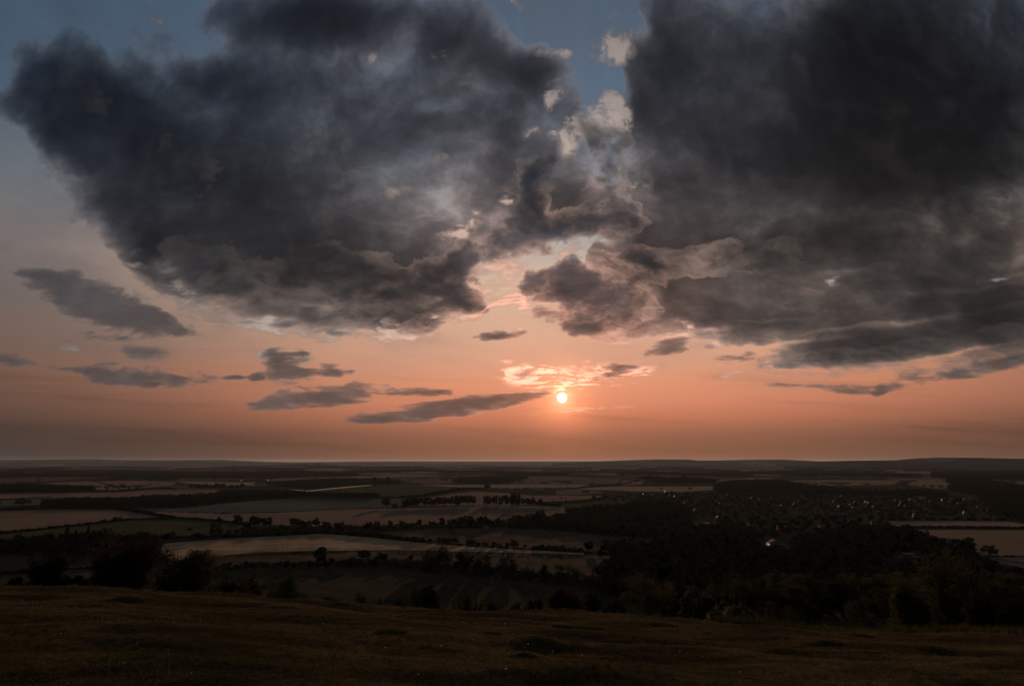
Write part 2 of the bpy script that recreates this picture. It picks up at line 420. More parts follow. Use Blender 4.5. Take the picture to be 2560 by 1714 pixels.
    # the sun's disc
    disc = sstep(th * -1.0, -0.45, -0.27)
    sky = vadd(sky, vscale((1.0, 0.86, 0.62), disc * 6.0))
    sky = vadd(sky, vscale((0.9, 0.42, 0.2), expn(-(th * th) / 0.9) * 0.6))
    sky = vadd(sky, vscale((0.55, 0.17, 0.06), expn(th / -1.7) * 0.55))

    # --- beyond the banks of cloud, overhead and behind the viewer: the plain evening sky
    nt = T.nodes.new('ShaderNodeTexSky')
    nt.sky_type = 'NISHITA'
    nt.sun_disc = False
    nt.sun_elevation = SUN_EL
    nt.sun_rotation = SUN_AZ
    nt.altitude = 200
    nt.dust_density = 3.0
    bgs = []
    greyed = mixc(0.65, S(nt.outputs[0]), (0.55, 0.50, 0.46))    # grey added to the unseen sky to take blue out of its light
    for c, k in ((greyed, 0.06), (sky, 1.0)):
        bg = T.nodes.new('ShaderNodeBackground')
        T.links.new(c.s, bg.inputs['Color'])
        bg.inputs['Strength'].default_value = k
        bgs.append(bg)
    azd = S.math('ABSOLUTE', S.math('ARCTAN2', x, y) * (180 / math.pi))
    ahead = sstep(azd * -1.0, -56.0, -46.0) * sstep(el * -1.0, -50.0, -41.0)
    mxs = T.nodes.new('ShaderNodeMixShader')
    T.links.new(ahead.s, mxs.inputs[0])
    T.links.new(bgs[0].outputs[0], mxs.inputs[1])
    T.links.new(bgs[1].outputs[0], mxs.inputs[2])
    out = T.nodes.new('ShaderNodeOutputWorld')
    T.links.new(mxs.outputs[0], out.inputs[0])
    w.cycles.sampling_method = 'NONE'


build_world()

# ------------------------------------------------------------------ the sun
sun_d = bpy.data.lights.new('sun', 'SUN')
sun_d.energy = 2.6
sun_d.angle = R(0.5)
sun_d.color = (1.0, 0.62, 0.40)
sun = bpy.data.objects.new('sun', sun_d)
COL.objects.link(sun)
sun.rotation_euler = Vector((-sd[0], -sd[1], -sd[2])).to_track_quat('-Z', 'Y').to_euler()
# ------------------------------------------------------------------ materials
def new_mat(name):
    m = bpy.data.materials.new(name)
    m.use_nodes = True
    S.T = m.node_tree
    bs = m.node_tree.nodes['Principled BSDF']
    bs.inputs['Specular IOR Level'].default_value = 0.0
    bs.inputs['Roughness'].default_value = 1.0
    return m, bs


def geo(out='Position'):
    n = S.T.nodes.new('ShaderNodeNewGeometry')
    return S(n.outputs[out])


def link(a, b):
    S.T.links.new(a.s, b)


def vmul(a, v):
    n = S.T.nodes.new('ShaderNodeVectorMath')
    n.operation = 'MULTIPLY'
    S.T.links.new(a.s, n.inputs[0])
    n.inputs[1].default_value = v
    return S(n.outputs[0])


def plain_mat(name, col, rough=0.85, var=0.2, scale=1.0, spec=0.15, metal=0.0):
    m, bs = new_mat(name)
    n = noise(geo(), scale, 4.0, 0.6)
    c = mixc(n, tuple(v * (1 - var) for v in col), tuple(v * (1 + var) for v in col))
    link(c, bs.inputs['Base Color'])
    bs.inputs['Roughness'].default_value = rough
    bs.inputs['Specular IOR Level'].default_value = spec
    bs.inputs['Metallic'].default_value = metal
    return m


def field_mat(name, c1, c2, stripe=0.0, ang=0.0, patch=60.0, wl=7.0):
    """Cropped or grazed land: broad patches, fine mottle, faint drill lines or swaths."""
    m, bs = new_mat(name)
    p = geo()
    n1 = noise(p, 1.0 / patch, 5.0, 0.6)
    n2 = noise(vmul(p, (math.cos(ang), 1.0, 1.0)), 0.12, 5.0, 0.65)
    n3 = noise(p, 1.0 / 260.0, 3.0, 0.5)
    f = sat((n1 - 0.5) * 2.2 + (n2 - 0.5) * 1.2 + (n3 - 0.5) * 2.0 + 0.5)
    if stripe:
        sp = S.T.nodes.new('ShaderNodeSeparateXYZ')
        S.T.links.new(p.s, sp.inputs[0])
        t = S(sp.outputs[0]) * math.sin(ang) + S(sp.outputs[1]) * math.cos(ang) + (n1 - 0.5) * 30.0
        w = S.math('SINE', t * (2 * math.pi / wl)) * 0.5 + S.math('SINE', t * (2 * math.pi / (wl * 3.7))) * 0.5
        f = sat(f + w * stripe)
    link(mixc(f, c1, c2), bs.inputs['Base Color'])
    return m


def leaf_mat(name, c1, c2, trans=0.35):
    m, bs = new_mat(name)
    T = m.node_tree
    oi = T.nodes.new('ShaderNodeObjectInfo')
    n = noise(geo(), 0.9, 3.0, 0.6)
    n2 = noise(geo(), 0.10, 2.0, 0.5)
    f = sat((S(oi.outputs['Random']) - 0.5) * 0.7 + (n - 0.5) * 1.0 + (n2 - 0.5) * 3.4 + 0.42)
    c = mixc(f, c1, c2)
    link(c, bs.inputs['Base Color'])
    bs.inputs['Roughness'].default_value = 0.7
    tr = T.nodes.new('ShaderNodeBsdfTranslucent')
    link(vscale(c, 1.3), tr.inputs['Color'])
    mix = T.nodes.new('ShaderNodeMixShader')
    mix.inputs[0].default_value = trans
    T.links.new(bs.outputs[0], mix.inputs[1])
    T.links.new(tr.outputs[0], mix.inputs[2])
    T.links.new(mix.outputs[0], T.nodes['Material Output'].inputs[0])
    return m


M = {}
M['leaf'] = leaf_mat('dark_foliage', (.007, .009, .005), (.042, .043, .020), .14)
M['leaf_olive'] = leaf_mat('olive_foliage', (.030, .031, .015), (.062, .058, .028), .28)
M['leaf_red'] = leaf_mat('rusty_foliage', (.030, .022, .013), (.058, .040, .022), .25)
M['leaf_green'] = leaf_mat('green_foliage', (.026, .034, .016), (.054, .066, .030), .28)
M['bark'] = plain_mat('bark', (.05, .040, .030), 0.95, 0.35, 6.0)
M['stubble'] = field_mat('wheat_stubble', (.235, .172, .134), (.32, .235, .182), 0.16, 0.3, 140)
M['stubble_pale'] = field_mat('pale_stubble', (.31, .235, .172), (.41, .32, .24), 0.12, 1.2, 160)
M['stubble_mauve'] = field_mat('ploughed_soil', (.150, .118, .108), (.205, .165, .150), 0.10, 0.8, 160)
M['pasture'] = field_mat('pasture', (.070, .075, .040), (.115, .115, .062), 0.06, 0.5, 110)
M['crop'] = field_mat('blue_green_crop', (.095, .105, .098), (.140, .150, .140), 0.10, 1.35, 150, 12.0)
M['hay'] = field_mat('mown_hay', (.24, .175, .12), (.58, .42, .28), 0.10, 1.25, 34, 16.0)
M['rough'] = field_mat('rough_grass', (.085, .066, .044), (.185, .140, .100), 0.06, 1.3, 26)
M['dark_pasture'] = field_mat('dark_pasture', (.058, .050, .033), (.090, .077, .048), 0.05, 0.7, 90)
M['moss'] = plain_mat('mossy_turf', (.045, .042, .016), 0.95, 0.4, 9.0, 0.0)
M['track'] = plain_mat('chalk_track', (.20, .165, .13), 0.9, 0.15, 0.2)
M['house_wall'] = plain_mat('rendered_wall', (.30, .28, .27), 0.85, 0.12, 0.8)
M['dull_wall'] = plain_mat('dull_rendered_wall', (.075, .068, .064), 0.9, 0.2, 0.8)
M['white_wall'] = plain_mat('white_wall', (.24, .23, .22), 0.85, 0.1, 0.8)
M['brick'] = plain_mat('brick_wall', (.10, .062, .048), 0.9, 0.2, 2.0)
M['roof_tile'] = plain_mat('clay_roof', (.055, .042, .036), 0.85, 0.25, 1.5)
M['roof_slate'] = plain_mat('slate_roof', (.060, .060, .065), 0.7, 0.2, 1.5, 0.15)
M['sheet_roof'] = plain_mat('pale_sheet_roof', (.115, .10, .095), 0.9, 0.1, 0.6, 0.0)
M['cladding'] = plain_mat('grey_cladding', (.20, .20, .22), 0.6, 0.12, 0.6, 0.3)
M['glass'] = plain_mat('window_glass', (.05, .055, .06), 0.08, 0.1, 1.0, 0.9)
M['wood'] = plain_mat('weathered_wood', (.13, .10, .075), 0.9, 0.25, 3.0)
M['petal'] = plain_mat('white_petals', (.50, .49, .46), 0.7, 0.08, 30.0)
M['stalk'] = plain_mat('dry_stalk', (.16, .12, .06), 0.8, 0.3, 20.0)
M['blade'] = leaf_mat('dry_grass_blades', (.060, .054, .030), (.130, .106, .062), 0.20)
M['blade_green'] = leaf_mat('green_grass_blades', (.036, .038, .014), (.075, .066, .024), 0.20)


# ------------------------------------------------------------------ mesh helpers
def mesh(name, V, F, mat, parent=None, smooth=False, link_it=True):
    V = np.asarray(V, dtype=np.float32).reshape(-1, 3)
    me = bpy.data.meshes.new(name)
    F = np.asarray(F, dtype=np.int32)
    k = F.shape[1]
    me.vertices.add(len(V))
    me.vertices.foreach_set('co', V.ravel())
    me.loops.add(F.size)
    me.loops.foreach_set('vertex_index', F.ravel())
    me.polygons.add(len(F))
    me.polygons.foreach_set('loop_start', np.arange(0, F.size, k, dtype=np.int32))
    if smooth:
        me.polygons.foreach_set('use_smooth', np.ones(len(F), dtype=bool))
    me.update(calc_edges=True)
    me.validate()
    if mat is not None:
        me.materials.append(mat)
    if not link_it:
        return me
    return place(name, me, parent)


def place(name, data, parent=None, loc=(0, 0, 0), rz=0.0, sc=(1, 1, 1)):
    o = bpy.data.objects.new(name, data)
    COL.objects.link(o)
    if parent is not None:
        o.parent = parent
    o.location = loc
    o.rotation_euler = (0, 0, rz)
    o.scale = sc
    return o


def tag(o, label=None, cat=None, group=None, kind=None):
    if label:
        o['label'] = label
    if cat:
        o['category'] = cat
    if group:
        o['group'] = group
    if kind:
        o['kind'] = kind
    return o


def thing(name, loc, label, cat, group=None, rz=0.0, sc=(1, 1, 1)):
    return tag(place(name, None, None, loc, rz, sc), label, cat, group)


class MB:
    """Collects boxes and tubes, then links them as one mesh (quads)."""

    def __init__(self):
        self.v, self.f, self.n = [], [], 0

    def add(self, V, F):
        V = np.asarray(V, float).reshape(-1, 3)
        F = np.asarray(F, int)
        self.v.append(V)
        self.f.append(F + self.n)
        self.n += len(V)
        return self

    def box(self, x0, x1, y0, y1, z0, z1):
        V = [(x, y, z) for z in (z0, z1) for y in (y0, y1) for x in (x0, x1)]
        F = [(0, 2, 3, 1), (4, 5, 7, 6), (0, 1, 5, 4), (2, 6, 7, 3), (0, 4, 6, 2), (1, 3, 7, 5)]
        return self.add(V, F)

    def tube(self, pts, rad, k=6):
        pts = np.asarray(pts, float)
        n = len(pts)
        V = []
        for i in range(n):
            t = pts[min(i + 1, n - 1)] - pts[max(i - 1, 0)]
            t = t / (np.linalg.norm(t) + 1e-9)
            a = np.cross(t, [0.31, 0.95, 0.1])
            a /= np.linalg.norm(a) + 1e-9
            b = np.cross(t, a)
            for j in range(k):
                w = 2 * math.pi * j / k
                V.append(pts[i] + rad[i] * (math.cos(w) * a + math.sin(w) * b))
        F = [(i * k + j, i * k + (j + 1) % k, (i + 1) * k + (j + 1) % k, (i + 1) * k + j) for i in range(n - 1) for j in range(k)]
        return self.add(V, F)

    def data(self, name, mat):
        return mesh(name, np.vstack(self.v), np.vstack(self.f), mat, link_it=False)

    def build(self, name, mat, parent=None):
        return mesh(name, np.vstack(self.v), np.vstack(self.f), mat, parent)


# ------------------------------------------------------------------ shape of the land (viewer's eye at the origin)
VALE = -110.0


def sstep_np(x, a, b):
    t = np.clip((x - a) / (b - a), 0, 1)
    return t * t * (3 - 2 * t)


_r = np.random.default_rng(3)
RIPPLE = [(k * math.cos(a), k * math.sin(a), ph, .030 / k ** 1.05) for k, a, ph in zip(np.geomspace(.5, 7.0, 22), _r.uniform(.9, 2.24, 22), _r.uniform(0, 6.28, 22))]
MOUNDS = []          # grassy bumps of the hillside: x, y, radius x, radius y, height


def height(x, y):
    x = np.asarray(x, float)
    y = np.asarray(y, float)
    yp = np.maximum(y, -25.0)
    u = x / np.maximum(y, 12.0)
    u = np.clip(u, -1.6, 1.6)
    crest = 55.0 + 5.0 * np.sin(u * 9.0) + 6.0 * sstep_np(u, 0.35, 0.6)
    hill = -1.7 - 0.173 * yp - 0.048 * np.clip(x, -90, 90)
    hill = hill + 0.16 * np.sin(x * 0.21 + 0.7) * np.sin(y * 0.17) + 0.07 * np.sin(x * 0.63 + y * 0.4) + 0.05 * np.sin(y * 0.9 - x * 0.35)
    dy = np.maximum(y - crest, 0)
    zc = -1.7 - 0.173 * crest - 0.048 * np.clip(x, -90, 90)
    scarp = zc - 0.46 * dy
    spur = np.interp(y, [0, 60, 120, 200, 400, 650, 950, 1300], [-1.7, -13.5, -31, -49, -71, -91, -108, -112]) - 0.04 * np.clip(x, 0, 60) * (y < 1e9)
    k = sstep_np(u, 0.08, 0.34)
    beyond = scarp * (1 - k) + np.minimum(spur, scarp + 400 * k) * k
    e = sstep_np(y, crest - 7, crest + 7)
    z = hill * (1 - e) + np.minimum(beyond, hill) * e
    vale = VALE + 1.6 * np.sin(x / 210.0 + 1.0) * np.sin(y / 260.0) + 2.2 * np.sin(x / 520.0 - 0.4) * np.sin(y / 430.0 + 0.8)
    far = sstep_np(y, 3500, 9000)
    vale = vale + far * (9.0 * np.sin(x / 1900.0 + 2) * np.sin(y / 1500.0) + 6.0 * np.sin(x / 800.0 + y / 2300.0))
    d = z - vale
    z = np.where(d > 12, z, np.where(d < -12, vale, vale + (d + 12) ** 2 / 48.0))
    if np.min(y) < 75:
        near = 1 - sstep_np(y, 60, 75)
        for (kx, ky, ph, a) in RIPPLE:
            z = z + near * a * np.sin(kx * x + ky * y + ph)
    if MOUNDS and np.min(y) < 75 and np.max(y) > 5:
        for (mx_, my_, rx, ry, h) in MOUNDS:
            q = ((x - mx_) / rx) ** 2 + ((y - my_) / ry) ** 2
            z = z + h * np.exp(-q * 1.6)
    return z


def ground_at(px, py, y0=110.0, y1=60000.0, n=200):
    """Where the line of sight through a photograph pixel first meets the land."""
    d = ray(px, py)
    ys = np.geomspace(y0, y1, n)
    xs = d[0] / d[1] * ys
    zs = d[2] / d[1] * ys
    below = zs < height(xs, ys)
    if not below.any():
        i = n - 1
    else:
        i = int(np.argmax(below))
    if i == 0 or not below.any():
        y = ys[i]
    else:
        a, b = ys[i - 1], ys[i]
        for _ in range(18):
            c = 0.5 * (a + b)
            if d[2] / d[1] * c < height(d[0] / d[1] * c, c):
                b = c
            else:
                a = c
        y = b
    x = d[0] / d[1] * y
    return np.array([x, y, float(height(x, y))])


def hill_at(px, py):
    return ground_at(px, py, 6.0, 90.0, 200)


def to_px(p):
    """Photograph pixel of a point (used to lay out woods inside traced outlines)."""
    p = np.asarray(p, float)
    f = p[..., 1] * CP + p[..., 2] * SP
    u = -p[..., 1] * SP + p[..., 2] * CP
    return 1280 + FPX * p[..., 0] / f, 857 - FPX * u / f


def inside(poly, x, y):
    poly = np.asarray(poly, float)
    x = np.asarray(x, float)
    y = np.asarray(y, float)
    r = np.zeros(x.shape, bool)
    n = len(poly)
    for i in range(n):
        x1, y1 = poly[i]
        x2, y2 = poly[(i + 1) % n]
        c = (y1 > y) != (y2 > y)
        with np.errstate(divide='ignore', invalid='ignore'):
            xi = (x2 - x1) * (y - y1) / (y2 - y1) + x1
        r ^= c & (x < xi)
    return r


rng = np.random.default_rng(11)
# ------------------------------------------------------------------ ground
def mound_spots():
    spots = [(1340, 1602, 66, .13), (1562, 1607, 48, .11), (1962, 1632, 70, .15), (1316, 1641, 40, .10), (1235, 1586, 26, .07), (1470, 1569, 40, .08), (1660, 1562, 36, .08), (2060, 1606, 44, .09),
             (330, 1497, 44, .09), (700, 1520, 44, .08), (850, 1508, 26, .06), (980, 1580, 40, .07), (2330, 1620, 44, .09), (1405, 1566, 24, .06), (2150, 1590, 30, .07)]
    out = []
    for (px, py, w, h) in spots:
        p = hill_at(px, py)
        rx = w / FPX * p[1] * 1.05
        out.append((p[0], p[1], rx, max(rx * 0.9, 0.4), h * 0.9))
    return out


MOUNDS.extend(mound_spots())


def build_ground():
    rr = np.concatenate([[0.4], np.geomspace(1.0, 9.0, 26), np.geomspace(9.25, 75, 150), np.geomspace(77, 3000, 170), np.geomspace(3060, 90000, 110)])
    aa = np.radians(np.concatenate([np.linspace(-180, -56, 32)[:-1], np.linspace(-56, 56, 500), np.linspace(56, 180, 32)[1:-1]]))
    A, Rr = np.meshgrid(aa, rr)
    X, Y = Rr * np.sin(A), Rr * np.cos(A)
    Z = height(X, Y)
    nr, na = len(rr), len(aa)
    V = np.stack([X, Y, Z], -1).reshape(-1, 3)
    i, j = np.meshgrid(np.arange(nr - 1), np.arange(na), indexing='ij')
    j2 = (j + 1) % na
    F = np.stack([i * na + j, (i + 1) * na + j, (i + 1) * na + j2, i * na + j2], -1).reshape(-1, 4)
    m, bs = new_mat('ground')
    p = geo()
    sp = S.T.nodes.new('ShaderNodeSeparateXYZ')
    S.T.links.new(p.s, sp.inputs[0])
    y = S(sp.outputs[1])
    # hillside turf: dry, with greener and browner patches
    n1 = noise(p, 0.16, 5.0, 0.6)
    n2 = noise(p, 1.6, 6.0, 0.7)
    n3 = noise(p, 11.0, 4.0, 0.7)
    f = sat((n1 - 0.5) * 2.4 + (n2 - 0.5) * 1.6 + (n3 - 0.5) * 1.2 + 0.5)
    turf = ramp(f, [(0.0, (.026, .024, .011)), (.4, (.042, .033, .018)), (.7, (.066, .048, .027)), (1.0, (.095, .068, .040))], 'LINEAR')
    # the vale: hedged patchwork of fields growing small with distance
    vo = S.T.nodes.new('ShaderNodeTexVoronoi')
    vo.feature = 'F1'
    S.T.links.new(vmul(p, (1 / 420.0, 1 / 800.0, 0.0)).s, vo.inputs['Vector'])
    vo.inputs['Scale'].default_value = 1.0
    sc = S.T.nodes.new('ShaderNodeSeparateColor')
    S.T.links.new(vo.outputs['Color'], sc.inputs[0])
    fld = ramp(S(sc.outputs[0]), [(0.0, (.055, .058, .032)), (.45, (.075, .072, .042)), (.5, (.13, .105, .075)), (.72, (.20, .155, .115)), (.86, (.28, .22, .16)), (1.0, (.06, .06, .034))], 'CONSTANT')
    ve = S.T.nodes.new('ShaderNodeTexVoronoi')
    ve.feature = 'DISTANCE_TO_EDGE'
    S.T.links.new(vmul(p, (1 / 420.0, 1 / 800.0, 0.0)).s, ve.inputs['Vector'])
    ve.inputs['Scale'].default_value = 1.0
    edge = sstep(S(ve.outputs['Distance']) + (noise(p, 0.01, 4.0, 0.6) - 0.5) * 0.1, 0.01, 0.05)
    far_c = mixc(edge, (.030, .032, .018), fld)
    near_c = mixc(noise(p, 0.02, 5.0, 0.6), (.045, .045, .028), (.085, .075, .048))
    vale_c = mixc(sstep(y, 3300.0, 4300.0), near_c, far_c)
    link(mixc(sstep(y, 62.0, 120.0), turf, vale_c), bs.inputs['Base Color'])
    bp = S.T.nodes.new('ShaderNodeBump')
    bp.inputs['Strength'].default_value = 0.55
    bp.inputs['Distance'].default_value = 0.06
    S.T.links.new(noise(p, 7.0, 6.0, 0.7).s, bp.inputs['Height'])
    S.T.links.new(bp.outputs[0], bs.inputs['Normal'])
    g = mesh('ground', V, F, m, smooth=True)
    tag(g, kind='structure')


build_ground()


def field(name, poly, mat, lift=0.4, cuts=3):
    bm = bmesh.new()
    vs = [bm.verts.new((x, y, 0)) for x, y in poly]
    f = bm.faces.new(vs)
    bmesh.ops.triangulate(bm, faces=[f])
    for _ in range(cuts):
        bmesh.ops.subdivide_edges(bm, edges=[e for e in bm.edges if e.calc_length() > 14], cuts=1, use_grid_fill=False)
        bmesh.ops.triangulate(bm, faces=[q for q in bm.faces if len(q.verts) > 3])
    for v in bm.verts:
        p = ground_at(v.co.x, v.co.y)
        v.co = (p[0], p[1], p[2] + lift)
    bmesh.ops.recalc_face_normals(bm, faces=bm.faces)
    me = bpy.data.meshes.new(name)
    bm.to_mesh(me)
    bm.free()
    if sum(q.normal.z for q in me.polygons) < 0:
        me.flip_normals()
    me.materials.append(M[mat])
    o = place(name, me)
    return tag(o, kind='structure')


FIELDS = [
    ('stubble_field', 'rough', [(0, 1197), (120, 1197), (215, 1200), (90, 1206), (0, 1209)]),
    ('stubble_field', 'stubble', [(60, 1211), (150, 1205), (230, 1202), (340, 1201), (440, 1204), (440, 1211), (345, 1221), (300, 1224), (235, 1224), (180, 1214)]),
    ('pasture_field', 'pasture', [(345, 1223), (420, 1213), (480, 1212), (500, 1222), (440, 1226), (380, 1226)]),
    ('stubble_field', 'stubble', [(0, 1232), (100, 1232), (280, 1231), (370, 1226), (440, 1223), (545, 1222), (540, 1230), (470, 1240), (280, 1242), (100, 1245), (0, 1247)]),
    ('crop_field', 'crop', [(0, 1250), (95, 1246), (120, 1252), (100, 1262), (0, 1264)]),
    ('stubble_field', 'stubble', [(0, 1276), (120, 1272), (280, 1274), (330, 1280), (400, 1292), (330, 1297), (240, 1307), (120, 1320), (0, 1331)]),
    ('pasture_field', 'pasture', [(0, 1337), (120, 1323), (240, 1310), (330, 1301), (440, 1298), (540, 1304), (620, 1318), (640, 1332), (560, 1345), (420, 1350), (200, 1355), (0, 1362)]),
    ('crop_field', 'crop', [(310, 1271), (420, 1269), (490, 1268), (560, 1258), (700, 1247), (760, 1244), (860, 1247), (1000, 1246), (1010, 1262), (960, 1268), (860, 1271), (700, 1279), (560, 1281), (480, 1279), (380, 1276)]),
    ('stubble_field', 'stubble', [(350, 1280), (420, 1278), (480, 1280), (560, 1283), (700, 1281), (860, 1273), (1000, 1270), (1180, 1265), (1300, 1263), (1410, 1267), (1420, 1282), (1300, 1306), (1100, 1314), (950, 1318), (800, 1315), (700, 1312), (560, 1304), (440, 1294)]),
    ('stubble_field', 'stubble_pale', [(440, 1203), (640, 1205), (735, 1211), (640, 1214), (560, 1213), (470, 1208)]),
    ('chalk_track', 'track', [(728, 1222), (770, 1225.5), (860, 1216.5), (930, 1211.5), (930, 1213), (860, 1219), (770, 1228), (728, 1224)]),
    ('pasture_field', 'pasture', [(830, 1222), (860, 1219.5), (930, 1213.5), (1000, 1211), (1130, 1218), (1125, 1224), (1060, 1233), (1000, 1240), (950, 1244), (840, 1240)]),
    ('stubble_field', 'stubble_pale', [(800, 1192), (920, 1190), (930, 1194), (800, 1197)]),
    ('stubble_field', 'stubble_mauve', [(930, 1192), (1060, 1190), (1060, 1200), (930, 1201)]),
    ('ploughed_field', 'stubble_mauve', [(1010, 1205), (1080, 1196), (1140, 1191), (1230, 1190), (1230, 1196), (1150, 1208), (1060, 1209)]),
    ('stubble_field', 'stubble_pale', [(1040, 1211), (1200, 1211), (1280, 1210), (1480, 1210), (1440, 1218), (1290, 1221), (1150, 1218)]),
    ('stubble_field', 'stubble', [(1040, 1262), (1080, 1242), (1130, 1234), (1190, 1228), (1280, 1233), (1330, 1238), (1480, 1238), (1512, 1240), (1470, 1250), (1390, 1256), (1290, 1262), (1180, 1263)]),
    ('ploughed_field', 'stubble_mauve', [(1270, 1208), (1330, 1193), (1420, 1195), (1555, 1198), (1540, 1209), (1300, 1209)]),
    ('stubble_field', 'stubble_pale', [(1440, 1221), (1530, 1215), (1650, 1216), (1800, 1215), (1780, 1224), (1700, 1229), (1580, 1227)]),
    ('stubble_field', 'stubble', [(1558, 1200), (1610, 1202), (1602, 1211), (1550, 1212)]),
    ('ploughed_field', 'stubble_mauve', [(1390, 1222), (1490, 1223), (1510, 1232), (1440, 1236), (1390, 1236)]),
    ('pasture_field', 'pasture', [(1400, 1262), (1490, 1256), (1560, 1243), (1580, 1250), (1550, 1262), (1450, 1268)]),
    ('stubble_field', 'rough', [(900, 1333), (1080, 1321), (1240, 1320), (1400, 1326), (1500, 1336), (1620, 1346), (1640, 1362), (1560, 1374), (1400, 1374), (1260, 1370), (1150, 1358), (1050, 1346)]),
    ('hay_field', 'hay', [(385, 1368), (420, 1357), (560, 1347), (800, 1334), (870, 1338), (1000, 1351), (1060, 1357), (1280, 1372), (1460, 1381), (1460, 1386), (1280, 1381), (1000, 1374), (800, 1376), (640, 1380), (520, 1392), (430, 1400)]),
    ('rough_field', 'rough', [(440, 1404), (520, 1394), (650, 1383), (800, 1379), (1000, 1377), (1280, 1384), (1460, 1389), (1560, 1387), (1545, 1410), (1480, 1440), (1400, 1438), (1250, 1420), (1050, 1405), (900, 1405), (640, 1413), (480, 1420)]),
    ('pasture_field', 'dark_pasture', [(480, 1424), (700, 1418), (900, 1412), (1100, 1420), (1300, 1438), (1500, 1462), (1580, 1484), (1570, 1500), (1400, 1506), (1200, 1502), (900, 1496), (640, 1486), (520, 1460)]),
    ('pasture_field', 'dark_pasture', [(0, 1391), (100, 1389), (240, 1387), (400, 1382), (420, 1400), (250, 1418), (120, 1424), (0, 1433)]),
    ('pasture_field', 'dark_pasture', [(0, 1437), (120, 1428), (250, 1422), (420, 1404), (460, 1440), (380, 1460), (200, 1462), (0, 1458)]),
    ('stubble_field', 'stubble', [(2220, 1302), (2300, 1301.5), (2520, 1303), (2575, 1312), (2575, 1319), (2400, 1318), (2240, 1317)]),
    ('stubble_field', 'stubble', [(2265, 1324), (2400, 1323.5), (2575, 1325), (2575, 1388), (2430, 1389), (2390, 1372), (2310, 1345)]),
    ('stubble_field', 'stubble_mauve', [(2420, 1391), (2575, 1392), (2575, 1436), (2500, 1430), (2450, 1412)]),
    ('pasture_field', 'pasture', [(1840, 1330), (1890, 1316), (1985, 1312), (2000, 1318), (1950, 1333)]),
    ('stubble_field', 'stubble', [(1970, 1200), (2100, 1199), (2252, 1200), (2235, 1211), (2100, 1213), (1980, 1213)]),
    ('stubble_field', 'stubble', [(2258, 1209), (2290, 1200), (2370, 1199), (2375, 1220), (2330, 1220)]),
    ('stubble_field', 'stubble', [(2490, 1198), (2575, 1199), (2575, 1216), (2530, 1208)]),
    ('stubble_field', 'stubble_pale', [(2050, 1221), (2200, 1224), (2340, 1227), (2330, 1231), (2180, 1229), (2050, 1225)]),
    ('stubble_field', 'stubble', [(1825, 1196), (1880, 1193.5), (1945, 1194), (1900, 1200), (1840, 1201)]),
    ('stubble_field', 'stubble', [(1850, 1172), (1960, 1173), (2055, 1176), (1860, 1177.5)]),
    ('playing_field', 'stubble', [(1734, 1305), (1786, 1304), (1786, 1315), (1734, 1316)]),
    ('pasture_field', 'pasture', [(1500, 1316), (1620, 1314), (1700, 1320), (1690, 1325), (1520, 1323)]),
    ('pasture_field', 'pasture', [(1590, 1308), (1720, 1296), (1760, 1300), (1640, 1314)]),
]
for i, (nm, mt, poly) in enumerate(FIELDS):
    field(nm, poly, mt, 0.10 + 0.02 * (i % 5))


# ------------------------------------------------------------------ far hills
def ridge(name, dist, depth, prof, mat):
    """A hill as a real swell of land: crest line from a traced skyline (pixels), falling away on both sides."""
    xs = np.linspace(prof[0][0], prof[-1][0], 90)
    ys = np.interp(xs, [p[0] for p in prof], [p[1] for p in prof])
    V = []
    rows = 13
    for k in range(rows):
        t = k / (rows - 1) * 2 - 1
        w = (0.5 + 0.5 * math.cos(math.pi * t))
        for a, b in zip(xs, ys):
            d = ray(a, b)
            yy = dist
            x, ztop = d[0] / d[1] * yy, d[2] / d[1] * yy
            y2 = yy + t * depth
            zb = VALE - 25.0
            V.append((x * y2 / yy, y2, zb + (ztop - zb) * w + 3.0 * math.sin(x * 0.004 + k * 1.7) * w * (1 - w)))
    n = len(xs)
    F = [(r * n + i, r * n + i + 1, (r + 1) * n + i + 1, (r + 1) * n + i) for r in range(rows - 1) for i in range(n - 1)]
    o = mesh(name, V, F, mat, smooth=True)
    if o.data.polygons[len(F) // 2].normal.z < 0:
        o.data.flip_normals()
    return tag(o, kind='structure')


def hill_mat():
    m, bs = new_mat('hill_land')
    p = geo()
    vo = S.T.nodes.new('ShaderNodeTexVoronoi')
    S.T.links.new(vmul(p, (1 / 700.0, 1 / 900.0, 0.0)).s, vo.inputs['Vector'])
    vo.inputs['Scale'].default_value = 1.0
    sc = S.T.nodes.new('ShaderNodeSeparateColor')
    S.T.links.new(vo.outputs['Color'], sc.inputs[0])
    c = ramp(S(sc.outputs[0]), [(0.0, (.035, .038, .022)), (.4, (.05, .05, .03)), (.62, (.10, .08, .055)), (.85, (.16, .125, .09)), (1.0, (.04, .04, .025))], 'CONSTANT')
    link(c, bs.inputs['Base Color'])
    return m


